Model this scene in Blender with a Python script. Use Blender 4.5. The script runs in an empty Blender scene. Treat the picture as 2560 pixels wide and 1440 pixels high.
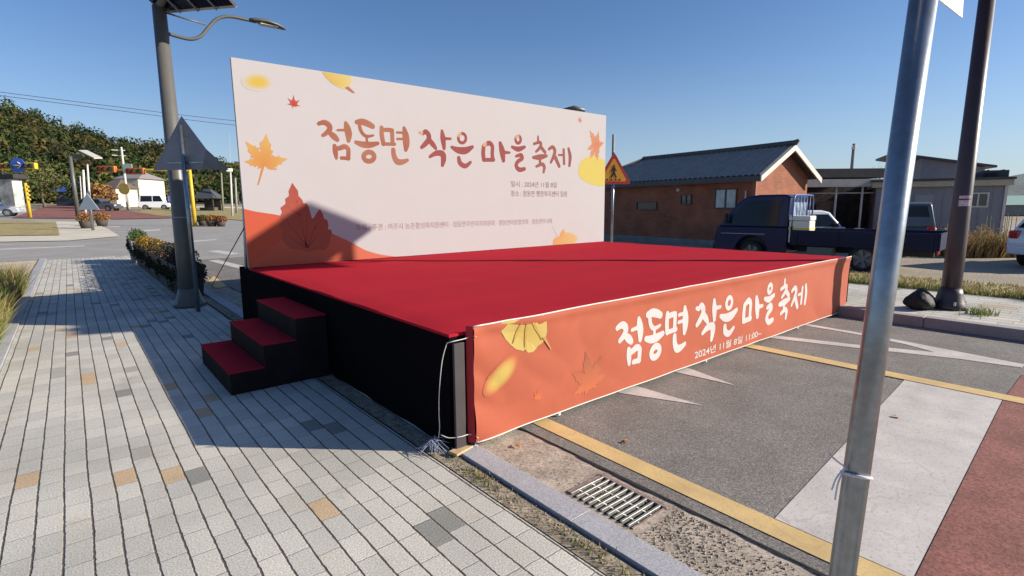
import bpy, bmesh, math, random
import numpy as np
from mathutils import Vector, Matrix
from mathutils.geometry import tessellate_polygon

# ------------------------------------------------------------------ camera, sky, sun, exposure
scene = bpy.context.scene
COL = scene.collection
R3 = np.array(((0.76700, 0.10540, -0.63290),
               (-0.64160, 0.11480, -0.75840),
               (-0.00740, 0.98780, 0.15560)))
F, CX, CY = 1316.0, 1280.0, 720.0


def cam_axes():
    def d(px, py):
        v = np.array([(px - CX) / F, -(py - CY) / F, -1.0])
        return v / np.linalg.norm(v)
    X = d(2877., 501.); Y = d(168., 521.)
    Z = np.cross(X, Y); Z /= np.linalg.norm(Z); Y = np.cross(Z, X)
    return np.array([X, Y, Z])


R3 = cam_axes()
CAM = np.array([-1.920, -2.704, 1.600])

cam_data = bpy.data.cameras.new("camera")
cam_data.sensor_width = 36.0
cam_data.lens = 36.0 * F / 2560.0
cam_data.clip_end = 5000.0
cam_data.clip_start = 0.05
camera = bpy.data.objects.new("camera", cam_data)
COL.objects.link(camera)
m = Matrix.Identity(4)
for i in range(3):
    for j in range(3):
        m[i][j] = float(R3[i][j])
    m[i][3] = float(CAM[i])
camera.matrix_world = m
scene.camera = camera

SUN_EL = math.radians(24.0)
SUN_AZ = math.atan2(0.724, -0.690)          # measured from +Y towards +X
world = bpy.data.worlds.new("World")
scene.world = world
world.use_nodes = True
wn = world.node_tree.nodes
wl = world.node_tree.links
sky = wn.new("ShaderNodeTexSky")
sky.sky_type = 'NISHITA'
sky.sun_disc = False
sky.sun_elevation = SUN_EL
sky.sun_rotation = SUN_AZ
sky.altitude = 0
sky.air_density = 1.0
sky.dust_density = 0.8
sky.ozone_density = 3.0
tint = wn.new("ShaderNodeVectorMath")
tint.operation = 'MULTIPLY'
tint.inputs[1].default_value = (0.79, 0.96, 1.19)
wl.new(sky.outputs[0], tint.inputs[0])
# pale band of thicker air low over the horizon
wtc = wn.new("ShaderNodeTexCoord"); wsp = wn.new("ShaderNodeSeparateXYZ"); wl.new(wtc.outputs["Generated"], wsp.inputs[0])
wmr = wn.new("ShaderNodeMapRange"); wmr.inputs["From Min"].default_value = 0.0; wmr.inputs["From Max"].default_value = 0.34
wmr.inputs["To Min"].default_value = 1.0; wmr.inputs["To Max"].default_value = 0.0
wl.new(wsp.outputs[2], wmr.inputs["Value"])
wpw = wn.new("ShaderNodeMath"); wpw.operation = 'POWER'; wpw.inputs[1].default_value = 2.2; wl.new(wmr.outputs[0], wpw.inputs[0])
wml = wn.new("ShaderNodeMath"); wml.operation = 'MULTIPLY'; wml.inputs[1].default_value = 0.62; wl.new(wpw.outputs[0], wml.inputs[0])
wmx = wn.new("ShaderNodeMix"); wmx.data_type = 'RGBA'; wmx.inputs["B"].default_value = (5.3, 6.2, 7.1, 1)
wl.new(wml.outputs[0], wmx.inputs["Factor"]); wl.new(tint.outputs[0], wmx.inputs["A"])
wl.new(wmx.outputs["Result"], wn["Background"].inputs[0])
wn["Background"].inputs[1].default_value = 0.066

sd = bpy.data.lights.new("sun", 'SUN')
sd.energy = 4.8
sd.angle = math.radians(0.55)
sd.color = (1.0, 0.91, 0.77)
sun = bpy.data.objects.new("sun", sd)
COL.objects.link(sun)
to_sun = Vector((math.sin(SUN_AZ) * math.cos(SUN_EL), math.cos(SUN_AZ) * math.cos(SUN_EL), math.sin(SUN_EL)))
sun.rotation_euler = to_sun.to_track_quat('Z', 'Y').to_euler()
sun.location = (20, -20, 30)

scene.view_settings.view_transform = 'Standard'
scene.view_settings.look = 'None'
scene.view_settings.exposure = 0.77
scene.view_settings.gamma = 1.0
scene.render.resolution_x = 1024
scene.render.resolution_y = 576

rnd = random.Random(11)


# ------------------------------------------------------------------ placing helpers
def gz(y):
    """height of the ground: level near the stage, rising gently beyond the cross street"""
    return 0.0 if y < 22.0 else min(0.022 * (y - 22.0), 2.6)


def ray(px, py):
    return R3 @ np.array([(px - CX) / F, -(py - CY) / F, -1.0])


def at(px, py, z=None):
    """a point of the ground"""
    v = ray(px, py)
    if z is not None:
        t = (z - CAM[2]) / v[2]
    else:
        t, hi = 2.0, 400.0
        while t < hi and CAM[2] + t * v[2] > gz(CAM[1] + t * v[1]):
            t += 0.25
        for _ in range(30):
            tt = t - 0.25 * 0.5 ** _
            if CAM[2] + tt * v[2] < gz(CAM[1] + tt * v[1]):
                t = tt
    p = CAM + t * v
    return Vector((p[0], p[1], z if z is not None else gz(p[1])))


def far(px, py, depth):
    return Vector(CAM + depth * ray(px, py))


def depth_of(p):
    return -float((R3.T @ (np.array(p) - CAM))[2])


def height_at(px, py, base):
    """z of the pixel on the vertical through base"""
    v = ray(px, py)
    b = np.array(base) - CAM
    t = math.hypot(b[0], b[1]) / math.hypot(v[0], v[1])
    return float(CAM[2] + t * v[2])


# ------------------------------------------------------------------ materials
MATS = {}


def nodes_of(mat):
    return mat.node_tree.nodes, mat.node_tree.links


def mat(name, col, rough=0.7, metal=0.0, noise=None, bump=None, spec=None, rough_noise=None, coat=0.0, alpha=None):
    """noise=(scale, amount[, detail]) darkens and lightens the colour; bump=(scale, strength)"""
    if name in MATS:
        return MATS[name]
    M = bpy.data.materials.new(name)
    M.use_nodes = True
    n, l = nodes_of(M)
    b = n["Principled BSDF"]
    b.inputs["Base Color"].default_value = (*col, 1)
    b.inputs["Roughness"].default_value = rough
    b.inputs["Metallic"].default_value = metal
    if spec is not None:
        b.inputs["Specular IOR Level"].default_value = spec
    if coat:
        b.inputs["Coat Weight"].default_value = coat
        b.inputs["Coat Roughness"].default_value = 0.08
    tc = n.new("ShaderNodeTexCoord")
    if noise:
        layers = noise if isinstance(noise, list) else [noise]
        prev = None
        for sc_, am, *rest in layers:
            t = n.new("ShaderNodeTexNoise")
            t.inputs["Scale"].default_value = sc_
            t.inputs["Detail"].default_value = rest[0] if rest else 4
            t.inputs["Roughness"].default_value = 0.6
            l.new(tc.outputs["Object"], t.inputs["Vector"])
            mr = n.new("ShaderNodeMapRange")
            mr.inputs["From Min"].default_value = 0.3
            mr.inputs["From Max"].default_value = 0.7
            mr.inputs["To Min"].default_value = 1 - am
            mr.inputs["To Max"].default_value = 1 + am
            l.new(t.outputs["Fac"], mr.inputs["Value"])
            mx = n.new("ShaderNodeVectorMath")
            mx.operation = 'SCALE'
            if prev is None:
                mx.inputs[0].default_value = col
            else:
                l.new(prev, mx.inputs[0])
            l.new(mr.outputs[0], mx.inputs["Scale"])
            prev = mx.outputs[0]
        l.new(prev, b.inputs["Base Color"])
    if bump:
        t = n.new("ShaderNodeTexNoise")
        t.inputs["Scale"].default_value = bump[0]
        t.inputs["Detail"].default_value = 5
        l.new(tc.outputs["Object"], t.inputs["Vector"])
        bp = n.new("ShaderNodeBump")
        bp.inputs["Strength"].default_value = bump[1]
        bp.inputs["Distance"].default_value = bump[2] if len(bump) > 2 else 0.02
        l.new(t.outputs["Fac"], bp.inputs["Height"])
        l.new(bp.outputs[0], b.inputs["Normal"])
    MATS[name] = M
    return M


def attr_mat(name, rough=0.8, trans=0.0):
    """colour comes from the mesh's own 'Col' attribute (prints, leaves)"""
    if name in MATS:
        return MATS[name]
    M = bpy.data.materials.new(name)
    M.use_nodes = True
    n, l = nodes_of(M)
    b = n["Principled BSDF"]
    a = n.new("ShaderNodeAttribute")
    a.attribute_name = "Col"
    l.new(a.outputs["Color"], b.inputs["Base Color"])
    b.inputs["Roughness"].default_value = rough
    b.inputs["Specular IOR Level"].default_value = 0.15
    if trans:
        t = n.new("ShaderNodeBsdfTranslucent")
        l.new(a.outputs["Color"], t.inputs["Color"])
        mx = n.new("ShaderNodeMixShader")
        mx.inputs[0].default_value = trans
        l.new(b.outputs[0], mx.inputs[1])
        l.new(t.outputs[0], mx.inputs[2])
        l.new(mx.outputs[0], n["Material Output"].inputs["Surface"])
    MATS[name] = M
    return M


# ------------------------------------------------------------------ mesh builder
class MB:
    def __init__(self):
        self.v, self.f, self.s, self.c, self.mi = [], [], [], [], []

    def add(self, verts, faces, smooth=False, col=None, mi=0):
        o = len(self.v)
        self.v += [tuple(float(k) for k in p) for p in verts]
        for f in faces:
            self.f.append([o + i for i in f])
            self.s.append(smooth)
            self.mi.append(mi)
        if col is not None:
            if isinstance(col, list):
                self.c += col
            else:
                self.c += [col] * len(verts)
        return self

    def box(self, c, size, M=None, mi=0):
        x, y, z = (s / 2 for s in size)
        vs = [Vector((sx * x, sy * y, sz * z)) for sx in (-1, 1) for sy in (-1, 1) for sz in (-1, 1)]
        if M is not None:
            vs = [M @ p for p in vs]
        c = Vector(c)
        self.add([p + c for p in vs], [(0, 1, 3, 2), (4, 6, 7, 5), (0, 4, 5, 1), (2, 3, 7, 6), (0, 2, 6, 4), (1, 5, 7, 3)], mi=mi)
        return self

    def box2(self, a, b, mi=0):
        a, b = Vector(a), Vector(b)
        return self.box((a + b) / 2, [abs(k) for k in (b - a)], mi=mi)

    def quad(self, a, b, c, d, col=None, mi=0):
        return self.add([a, b, c, d], [(0, 1, 2, 3)], col=col, mi=mi)

    def tube(self, pts, rad, seg=10, caps=True, smooth=True, mi=0):
        pts = [Vector(p) for p in pts]
        n = len(pts)
        rads = rad if isinstance(rad, (list, tuple)) else [rad] * n
        vs, fs = [], []
        t0 = (pts[1] - pts[0]).normalized()
        up = Vector((0, 0, 1)) if abs(t0.z) < 0.9 else Vector((1, 0, 0))
        a = t0.cross(up).normalized()
        for i, p in enumerate(pts):
            if i == 0:
                t = pts[1] - pts[0]
            elif i == n - 1:
                t = pts[-1] - pts[-2]
            else:
                t = (pts[i + 1] - pts[i]).normalized() + (pts[i] - pts[i - 1]).normalized()
            t = t.normalized() if t.length > 1e-9 else t0
            a = (a - t * a.dot(t)).normalized()
            b = t.cross(a)
            for k in range(seg):
                th = 2 * math.pi * k / seg
                vs.append(p + (a * math.cos(th) + b * math.sin(th)) * rads[i])
        for i in range(n - 1):
            for k in range(seg):
                k2 = (k + 1) % seg
                fs.append((i * seg + k, i * seg + k2, (i + 1) * seg + k2, (i + 1) * seg + k))
        self.add(vs, fs, smooth, mi=mi)
        if caps:
            self.add(vs[:seg], [tuple(range(seg))[::-1]], mi=mi)
            self.add(vs[-seg:], [tuple(range(seg))], mi=mi)
        return self

    def prism(self, poly, fn0, fn1, mi=0, smooth=False):
        """poly: 2D outline; fn0/fn1 map a 2D point onto the two faces"""
        n = len(poly)
        a = [Vector(fn0(*p)) for p in poly]
        b = [Vector(fn1(*p)) for p in poly]
        self.add(a, [tuple(range(n))], mi=mi)
        self.add(b, [tuple(range(n))[::-1]], mi=mi)
        self.add(a + b, [(i, i + n, (i + 1) % n + n, (i + 1) % n) for i in range(n)], smooth, mi=mi)
        return self

    def poly(self, pts3, col=None):
        tri = tessellate_polygon([[Vector(p) for p in pts3]])
        self.add(pts3, [tuple(t) for t in tri], col=col)
        return self

    def disc(self, c, ax, r, seg=16, thick=0.0):
        c, ax = Vector(c), Vector(ax).normalized()
        return self.tube([c - ax * thick / 2, c + ax * thick / 2], r, seg, smooth=False)

    def build(self, name, material, parent=None, bevel=0.0, matrix=None, seg=2, fix=True):
        me = bpy.data.meshes.new(name)
        vs = self.v
        if matrix is not None:
            vs = [matrix @ Vector(p) for p in vs]
        me.from_pydata(vs, [], self.f)
        if self.c and len(self.c) == len(self.v):
            ca = me.color_attributes.new("Col", 'FLOAT_COLOR', 'POINT')
            ca.data.foreach_set("color", [k for c in self.c for k in (c[0], c[1], c[2], 1.0)])
        me.polygons.foreach_set("use_smooth", self.s)
        if isinstance(material, (list, tuple)):
            for mm in material:
                me.materials.append(mm)
            me.polygons.foreach_set("material_index", self.mi)
        else:
            me.materials.append(material)
        if bevel or (fix and not self.c and len(self.f) < 6000):
            bm = bmesh.new()
            bm.from_mesh(me)
            bmesh.ops.remove_doubles(bm, verts=bm.verts, dist=1e-5)
            bmesh.ops.recalc_face_normals(bm, faces=bm.faces)
            if bevel:
                es = [e for e in bm.edges if e.is_manifold and e.calc_face_angle(0) > 0.35]
                r = bmesh.ops.bevel(bm, geom=es, offset=bevel, segments=seg, profile=0.6, affect='EDGES', clamp_overlap=True)
                if seg > 1:
                    for f in r['faces']:
                        f.smooth = True
            bm.to_mesh(me)
            bm.free()
        o = bpy.data.objects.new(name, me)
        COL.objects.link(o)
        if parent is not None:
            o.parent = parent
        return o


def tag(o, label=None, cat=None, group=None, kind=None):
    if label:
        o["label"] = label
    if cat:
        o["category"] = cat
    if group:
        o["group"] = group
    if kind:
        o["kind"] = kind
    return o


def thing(name, label, cat, loc=(0, 0, 0), rz=0.0, group=None):
    o = bpy.data.objects.new(name, None)
    COL.objects.link(o)
    o.empty_display_size = 0.2
    o.location = loc
    o.rotation_euler = (0, 0, rz)
    return tag(o, label, cat, group)


def dup(root, loc, rz, label, group=None):
    r = root.copy()
    COL.objects.link(r)
    r.location = loc
    r.rotation_euler = (0, 0, rz)
    r["label"] = label
    if group:
        r["group"] = group
    for ch in list(root.children):
        c = ch.copy()
        COL.objects.link(c)
        c.parent = r
        for g in list(ch.children):
            d = g.copy()
            COL.objects.link(d)
            d.parent = c
    return r


def struct(name, mb, material, **k):
    return tag(mb.build(name, material, **k), kind="structure")


def sheet(name, polys, z, material, kind="structure"):
    """flat polygons following the ground, z above it"""
    mb = MB()
    for p in polys:
        mb.poly([(x, y, gz(y) + z) for x, y in p])
    o = mb.build(name, material)
    return tag(o, kind=kind) if kind else o


def smooth_line(pts, sub=5, closed=False):
    P = [np.array(p, float) for p in pts]
    n = len(P)
    out = []
    rng = range(n) if closed else range(n - 1)
    for i in rng:
        p1, p2 = P[i], P[(i + 1) % n]
        p0 = P[(i - 1) % n] if (closed or i > 0) else p1
        p3 = P[(i + 2) % n] if (closed or i + 2 < n) else p2
        for k in range(sub):
            t = k / sub
            out.append(0.5 * ((2 * p1) + (-p0 + p2) * t + (2 * p0 - 5 * p1 + 4 * p2 - p3) * t * t + (-p0 + 3 * p1 - 3 * p2 + p3) * t ** 3))
    out.append(P[0] if closed else P[-1])
    return out


def contour_mesh(field, x0, z0, step, put, colour):
    """filled marching squares of field < 0: one clean flat mesh out of overlapping brush strokes"""
    mb = MB()
    nz, nx = field.shape
    ins = field < 0
    any_in = ins[:-1, :-1] | ins[1:, :-1] | ins[:-1, 1:] | ins[1:, 1:]
    for j, i in zip(*np.nonzero(any_in)):
        cs = ((i, j), (i + 1, j), (i + 1, j + 1), (i, j + 1))
        vals = [field[b, a] for a, b in cs]
        out = []
        for k in range(4):
            a, b = cs[k], cs[(k + 1) % 4]
            va, vb = vals[k], vals[(k + 1) % 4]
            if va < 0:
                out.append((a[0], a[1]))
            if (va < 0) != (vb < 0):
                t = va / (va - vb)
                out.append((a[0] + (b[0] - a[0]) * t, a[1] + (b[1] - a[1]) * t))
        if len(out) >= 3:
            pts = [(x0 + p[0] * step, z0 + p[1] * step) for p in out]
            mb.add([put(*p) for p in pts], [tuple(range(len(pts)))], col=[colour(*p) for p in pts])
    return mb


def stroke_field(strokes, x0, z0, x1, z1, step):
    nx, nz = int((x1 - x0) / step) + 2, int((z1 - z0) / step) + 2
    gx, gzz = np.meshgrid(x0 + np.arange(nx) * step, z0 + np.arange(nz) * step)
    fld = np.full(gx.shape, 9.0)
    for closed, pts in strokes:
        q = smooth_line(pts, 4, bool(closed))
        for a, b in zip(q[:-1], q[1:]):
            ab = b[:2] - a[:2]
            L = float(ab @ ab) + 1e-12
            t = np.clip(((gx - a[0]) * ab[0] + (gzz - a[1]) * ab[1]) / L, 0, 1)
            dd = np.hypot(gx - a[0] - t * ab[0], gzz - a[1] - t * ab[1]) - (a[2] + (b[2] - a[2]) * t)
            fld = np.minimum(fld, dd)
    return fld


def font_mesh(text, x0, x1, z0, z1, put, colour, bold=0.0):
    """small lettering set in the built-in font and fitted to a box"""
    cu = bpy.data.curves.new("lettering", 'FONT')
    cu.body = text
    cu.size = 1.0
    cu.offset = bold
    ob = bpy.data.objects.new("lettering", cu)
    COL.objects.link(ob)
    dg = bpy.context.evaluated_depsgraph_get()
    me = bpy.data.meshes.new_from_object(ob.evaluated_get(dg))
    vs = [(v.co.x, v.co.y) for v in me.vertices]
    fs = [tuple(p.vertices) for p in me.polygons]
    bpy.data.objects.remove(ob)
    bpy.data.curves.remove(cu)
    bpy.data.meshes.remove(me)
    mb = MB()
    if not vs:
        return mb
    xa, xb = min(v[0] for v in vs), max(v[0] for v in vs)
    za, zb = min(v[1] for v in vs), max(v[1] for v in vs)
    q = [(x0 + (v[0] - xa) / (xb - xa) * (x1 - x0), z0 + (v[1] - za) / (zb - za) * (z1 - z0)) for v in vs]
    mb.add([put(*p) for p in q], fs, col=[colour(*p) for p in q])
    return mb

# ------------------------------------------------------------------ ground surfaces
def paving_mat(name="block_paving", w=0.1125, L=0.212, tint=(1, 1, 1), x0=-0.29):
    M = bpy.data.materials.new(name)
    M.use_nodes = True
    n, l = nodes_of(M)
    b = n["Principled BSDF"]
    tc = n.new("ShaderNodeTexCoord")
    sep = n.new("ShaderNodeSeparateXYZ")
    # slight waviness of the rows
    nz = n.new("ShaderNodeTexNoise"); nz.inputs["Scale"].default_value = 1.3
    l.new(tc.outputs["Object"], nz.inputs["Vector"])
    wv = n.new("ShaderNodeVectorMath"); wv.operation = 'MULTIPLY_ADD'
    l.new(nz.outputs["Color"], wv.inputs[0]); wv.inputs[1].default_value = (0.02, 0.02, 0)
    nh = n.new("ShaderNodeTexNoise"); nh.inputs["Scale"].default_value = 34; nh.inputs["Detail"].default_value = 3
    l.new(tc.outputs["Object"], nh.inputs["Vector"])
    wh = n.new("ShaderNodeVectorMath"); wh.operation = 'MULTIPLY_ADD'; wh.inputs[1].default_value = (0.010, 0.012, 0)
    l.new(nh.outputs["Color"], wh.inputs[0]); l.new(tc.outputs["Object"], wh.inputs[2])
    l.new(wh.outputs[0], wv.inputs[2])
    l.new(wv.outputs[0], sep.inputs[0])

    def mth(op, a, bb=None, c=None):
        t = n.new("ShaderNodeMath"); t.operation = op
        for i, k in enumerate((a, bb, c)):
            if k is None:
                continue
            if isinstance(k, (int, float)):
                t.inputs[i].default_value = k
            else:
                l.new(k, t.inputs[i])
        return t.outputs[0]
    rx = mth('DIVIDE', mth('SUBTRACT', sep.outputs[0], x0), w)
    row = mth('FLOOR', rx)
    fx = mth('SUBTRACT', rx, row)
    wn1 = n.new("ShaderNodeTexWhiteNoise"); wn1.noise_dimensions = '1D'
    l.new(row, wn1.inputs["W"])
    ry = mth('ADD', mth('DIVIDE', sep.outputs[1], L), mth('MULTIPLY', wn1.outputs["Value"], 1.0))
    cell = mth('FLOOR', ry)
    fy = mth('SUBTRACT', ry, cell)
    cmb = n.new("ShaderNodeCombineXYZ")
    l.new(row, cmb.inputs[0]); l.new(cell, cmb.inputs[1])
    wn2 = n.new("ShaderNodeTexWhiteNoise"); wn2.noise_dimensions = '3D'
    l.new(cmb.outputs[0], wn2.inputs["Vector"])
    ramp = n.new("ShaderNodeValToRGB")
    ramp.color_ramp.interpolation = 'CONSTANT'
    e = ramp.color_ramp.elements
    cols = [(0.0, (.56, .53, .47)), (0.25, (.52, .495, .44)), (0.48, (.59, .555, .49)), (0.70, (.50, .475, .425)), (0.86, (.54, .505, .44)),
            (0.935, (.56, .40, .25)), (0.965, (.27, .26, .235)), (0.985, (.40, .385, .34))]
    e[0].position, e[0].color = 0, (*cols[0][1], 1)
    e[1].position, e[1].color = cols[1][0], (*cols[1][1], 1)
    for p, c in cols[2:]:
        k = e.new(p); k.color = (*c, 1)
    l.new(wn2.outputs["Value"], ramp.inputs[0])
    # granular concrete speckle + broad dirt
    sp = n.new("ShaderNodeTexNoise"); sp.inputs["Scale"].default_value = 120; sp.inputs["Detail"].default_value = 3
    l.new(tc.outputs["Object"], sp.inputs["Vector"])
    spm = n.new("ShaderNodeMapRange"); spm.inputs["From Min"].default_value = .3; spm.inputs["From Max"].default_value = .7
    spm.inputs["To Min"].default_value = .66; spm.inputs["To Max"].default_value = 1.28
    l.new(sp.outputs["Fac"], spm.inputs["Value"])
    dn = n.new("ShaderNodeTexNoise"); dn.inputs["Scale"].default_value = 1.1; dn.inputs["Detail"].default_value = 6
    l.new(tc.outputs["Object"], dn.inputs["Vector"])
    dm = n.new("ShaderNodeMapRange"); dm.inputs["From Min"].default_value = .35; dm.inputs["From Max"].default_value = .7
    dm.inputs["To Min"].default_value = 1.06; dm.inputs["To Max"].default_value = .8
    l.new(dn.outputs["Fac"], dm.inputs["Value"])
    v1 = n.new("ShaderNodeVectorMath"); v1.operation = 'SCALE'
    tn = n.new("ShaderNodeVectorMath"); tn.operation = 'SCALE'; tn.inputs["Scale"].default_value = .92
    l.new(ramp.outputs[0], tn.inputs[0]); l.new(tn.outputs[0], v1.inputs[0]); l.new(mth('MULTIPLY', spm.outputs[0], dm.outputs[0]), v1.inputs["Scale"])
    # joints: wide between rows, hairline across
    jx = mth('MINIMUM', fx, mth('SUBTRACT', 1.0, fx))
    jn = n.new("ShaderNodeTexNoise"); jn.inputs["Scale"].default_value = 9
    l.new(tc.outputs["Object"], jn.inputs["Vector"])
    jw = mth('MULTIPLY_ADD', jn.outputs["Fac"], 0.054, 0.002)
    mr = n.new("ShaderNodeMapRange"); mr.interpolation_type = 'SMOOTHSTEP'
    l.new(jx, mr.inputs["Value"]); l.new(mth('MULTIPLY', jw, 0.6), mr.inputs["From Min"]); l.new(mth('ADD', jw, 0.03), mr.inputs["From Max"])
    jy = mth('MULTIPLY', mth('MINIMUM', fy, mth('SUBTRACT', 1.0, fy)), L / w)
    mr2 = n.new("ShaderNodeMapRange"); mr2.interpolation_type = 'SMOOTHSTEP'
    mr2.inputs["From Min"].default_value = 0.0; mr2.inputs["From Max"].default_value = 0.05
    mr2.inputs["To Min"].default_value = 0.55
    l.new(jy, mr2.inputs["Value"])
    j = mth('MULTIPLY', mr.outputs[0], mr2.outputs[0])
    mix = n.new("ShaderNodeMix"); mix.data_type = 'RGBA'
    mix.inputs["A"].default_value = (.095, .078, .058, 1)
    l.new(j, mix.inputs["Factor"]); l.new(v1.outputs[0], mix.inputs["B"])
    l.new(mix.outputs["Result"], b.inputs["Base Color"])
    # brown dirt trodden into patches
    st1 = n.new("ShaderNodeTexNoise"); st1.inputs["Scale"].default_value = 2.6; st1.inputs["Detail"].default_value = 9; st1.inputs["Roughness"].default_value = .7
    l.new(tc.outputs["Object"], st1.inputs["Vector"])
    sm = n.new("ShaderNodeMapRange"); sm.inputs["From Min"].default_value = .56; sm.inputs["From Max"].default_value = .74
    sm.inputs["To Max"].default_value = .55
    l.new(st1.outputs["Fac"], sm.inputs["Value"])
    mixd = n.new("ShaderNodeMix"); mixd.data_type = 'RGBA'; mixd.inputs["B"].default_value = (.27, .225, .16, 1)
    l.new(sm.outputs[0], mixd.inputs["Factor"]); l.new(mix.outputs["Result"], mixd.inputs["A"])
    l.new(mixd.outputs["Result"], b.inputs["Base Color"])
    b.inputs["Roughness"].default_value = .85
    hgt = mth('MULTIPLY_ADD', sp.outputs["Fac"], 0.18, mth('MULTIPLY', j, 1.0))
    bp = n.new("ShaderNodeBump"); bp.inputs["Strength"].default_value = .8; bp.inputs["Distance"].default_value = .006
    l.new(hgt, bp.inputs["Height"]); l.new(bp.outputs[0], b.inputs["Normal"])
    return M


def speckle_mat(name, cols, scale=140, big=(2.0, .18), bump=.5, rough=.9, second=None):
    """aggregate: fine two-tone grain with a broad mottling"""
    M = bpy.data.materials.new(name)
    M.use_nodes = True
    n, l = nodes_of(M)
    b = n["Principled BSDF"]
    tc = n.new("ShaderNodeTexCoord")
    vo = n.new("ShaderNodeTexVoronoi"); vo.inputs["Scale"].default_value = scale
    l.new(tc.outputs["Object"], vo.inputs["Vector"])
    sx = n.new("ShaderNodeSeparateXYZ"); l.new(vo.outputs["Color"], sx.inputs[0])
    rp = n.new("ShaderNodeValToRGB")
    e = rp.color_ramp.elements
    e[0].color = (*cols[0], 1); e[1].color = (*cols[-1], 1)
    for i, c in enumerate(cols[1:-1]):
        k = e.new((i + 1) / (len(cols) - 1)); k.color = (*c, 1)
    l.new(sx.outputs[0], rp.inputs[0])
    nz = n.new("ShaderNodeTexNoise"); nz.inputs["Scale"].default_value = big[0]; nz.inputs["Detail"].default_value = 7
    nz.inputs["Roughness"].default_value = .65
    l.new(tc.outputs["Object"], nz.inputs["Vector"])
    mr = n.new("ShaderNodeMapRange"); mr.inputs["From Min"].default_value = .3; mr.inputs["From Max"].default_value = .7
    mr.inputs["To Min"].default_value = 1 - big[1]; mr.inputs["To Max"].default_value = 1 + big[1]
    l.new(nz.outputs["Fac"], mr.inputs["Value"])
    v = n.new("ShaderNodeVectorMath"); v.operation = 'SCALE'
    l.new(rp.outputs[0], v.inputs[0]); l.new(mr.outputs[0], v.inputs["Scale"])
    l.new(v.outputs[0], b.inputs["Base Color"])
    b.inputs["Roughness"].default_value = rough
    bp = n.new("ShaderNodeBump"); bp.inputs["Strength"].default_value = bump; bp.inputs["Distance"].default_value = .006
    l.new(sx.outputs[1], bp.inputs["Height"]); l.new(bp.outputs[0], b.inputs["Normal"])
    return M


def worn_paint(name, col, wear=.45, rough=.8):
    """road paint with small worn patches and cracks showing the asphalt"""
    M = bpy.data.materials.new(name)
    M.use_nodes = True
    n, l = nodes_of(M)
    b = n["Principled BSDF"]
    tc = n.new("ShaderNodeTexCoord")
    a = n.new("ShaderNodeTexNoise"); a.inputs["Scale"].default_value = 60; a.inputs["Detail"].default_value = 8; a.inputs["Roughness"].default_value = .75
    l.new(tc.outputs["Object"], a.inputs["Vector"])
    r = n.new("ShaderNodeMapRange"); r.inputs["From Min"].default_value = .30; r.inputs["From Max"].default_value = .46
    l.new(a.outputs["Fac"], r.inputs["Value"])
    c = n.new("ShaderNodeTexVoronoi"); c.feature = 'DISTANCE_TO_EDGE'; c.inputs["Scale"].default_value = 1.7
    d = n.new("ShaderNodeTexNoise"); d.inputs["Scale"].default_value = 3; d.inputs["Detail"].default_value = 6
    l.new(tc.outputs["Object"], d.inputs["Vector"])
    ad = n.new("ShaderNodeVectorMath"); ad.operation = 'MULTIPLY_ADD'; ad.inputs[1].default_value = (.5, .5, 0)
    l.new(d.outputs["Color"], ad.inputs[0]); l.new(tc.outputs["Object"], ad.inputs[2])
    l.new(ad.outputs[0], c.inputs["Vector"])
    cr = n.new("ShaderNodeMapRange"); cr.inputs["From Min"].default_value = .002; cr.inputs["From Max"].default_value = .008
    cr.inputs["To Min"].default_value = .78
    l.new(c.outputs["Distance"], cr.inputs["Value"])
    g = n.new("ShaderNodeTexNoise"); g.inputs["Scale"].default_value = 4; g.inputs["Detail"].default_value = 8
    l.new(tc.outputs["Object"], g.inputs["Vector"])
    gm = n.new("ShaderNodeMapRange"); gm.inputs["From Min"].default_value = .3; gm.inputs["From Max"].default_value = .7
    gm.inputs["To Min"].default_value = .82; gm.inputs["To Max"].default_value = 1.08
    l.new(g.outputs["Fac"], gm.inputs["Value"])
    v = n.new("ShaderNodeVectorMath"); v.operation = 'SCALE'; v.inputs[0].default_value = col
    l.new(gm.outputs[0], v.inputs["Scale"])
    mu = n.new("ShaderNodeMath"); mu.operation = 'MULTIPLY'
    l.new(r.outputs[0], mu.inputs[0]); l.new(cr.outputs[0], mu.inputs[1])
    mi = n.new("ShaderNodeMath"); mi.operation = 'MAXIMUM'; mi.inputs[1].default_value = 1 - wear
    l.new(mu.outputs[0], mi.inputs[0])
    mx = n.new("ShaderNodeMix"); mx.data_type = 'RGBA'; mx.inputs["A"].default_value = (.13, .115, .10, 1)
    l.new(mi.outputs[0], mx.inputs["Factor"]); l.new(v.outputs[0], mx.inputs["B"])
    l.new(mx.outputs["Result"], b.inputs["Base Color"])
    b.inputs["Roughness"].default_value = rough
    bp = n.new("ShaderNodeBump"); bp.inputs["Strength"].default_value = .3; bp.inputs["Distance"].default_value = .004
    l.new(a.outputs["Fac"], bp.inputs["Height"]); l.new(bp.outputs[0], b.inputs["Normal"])
    return M


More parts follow.
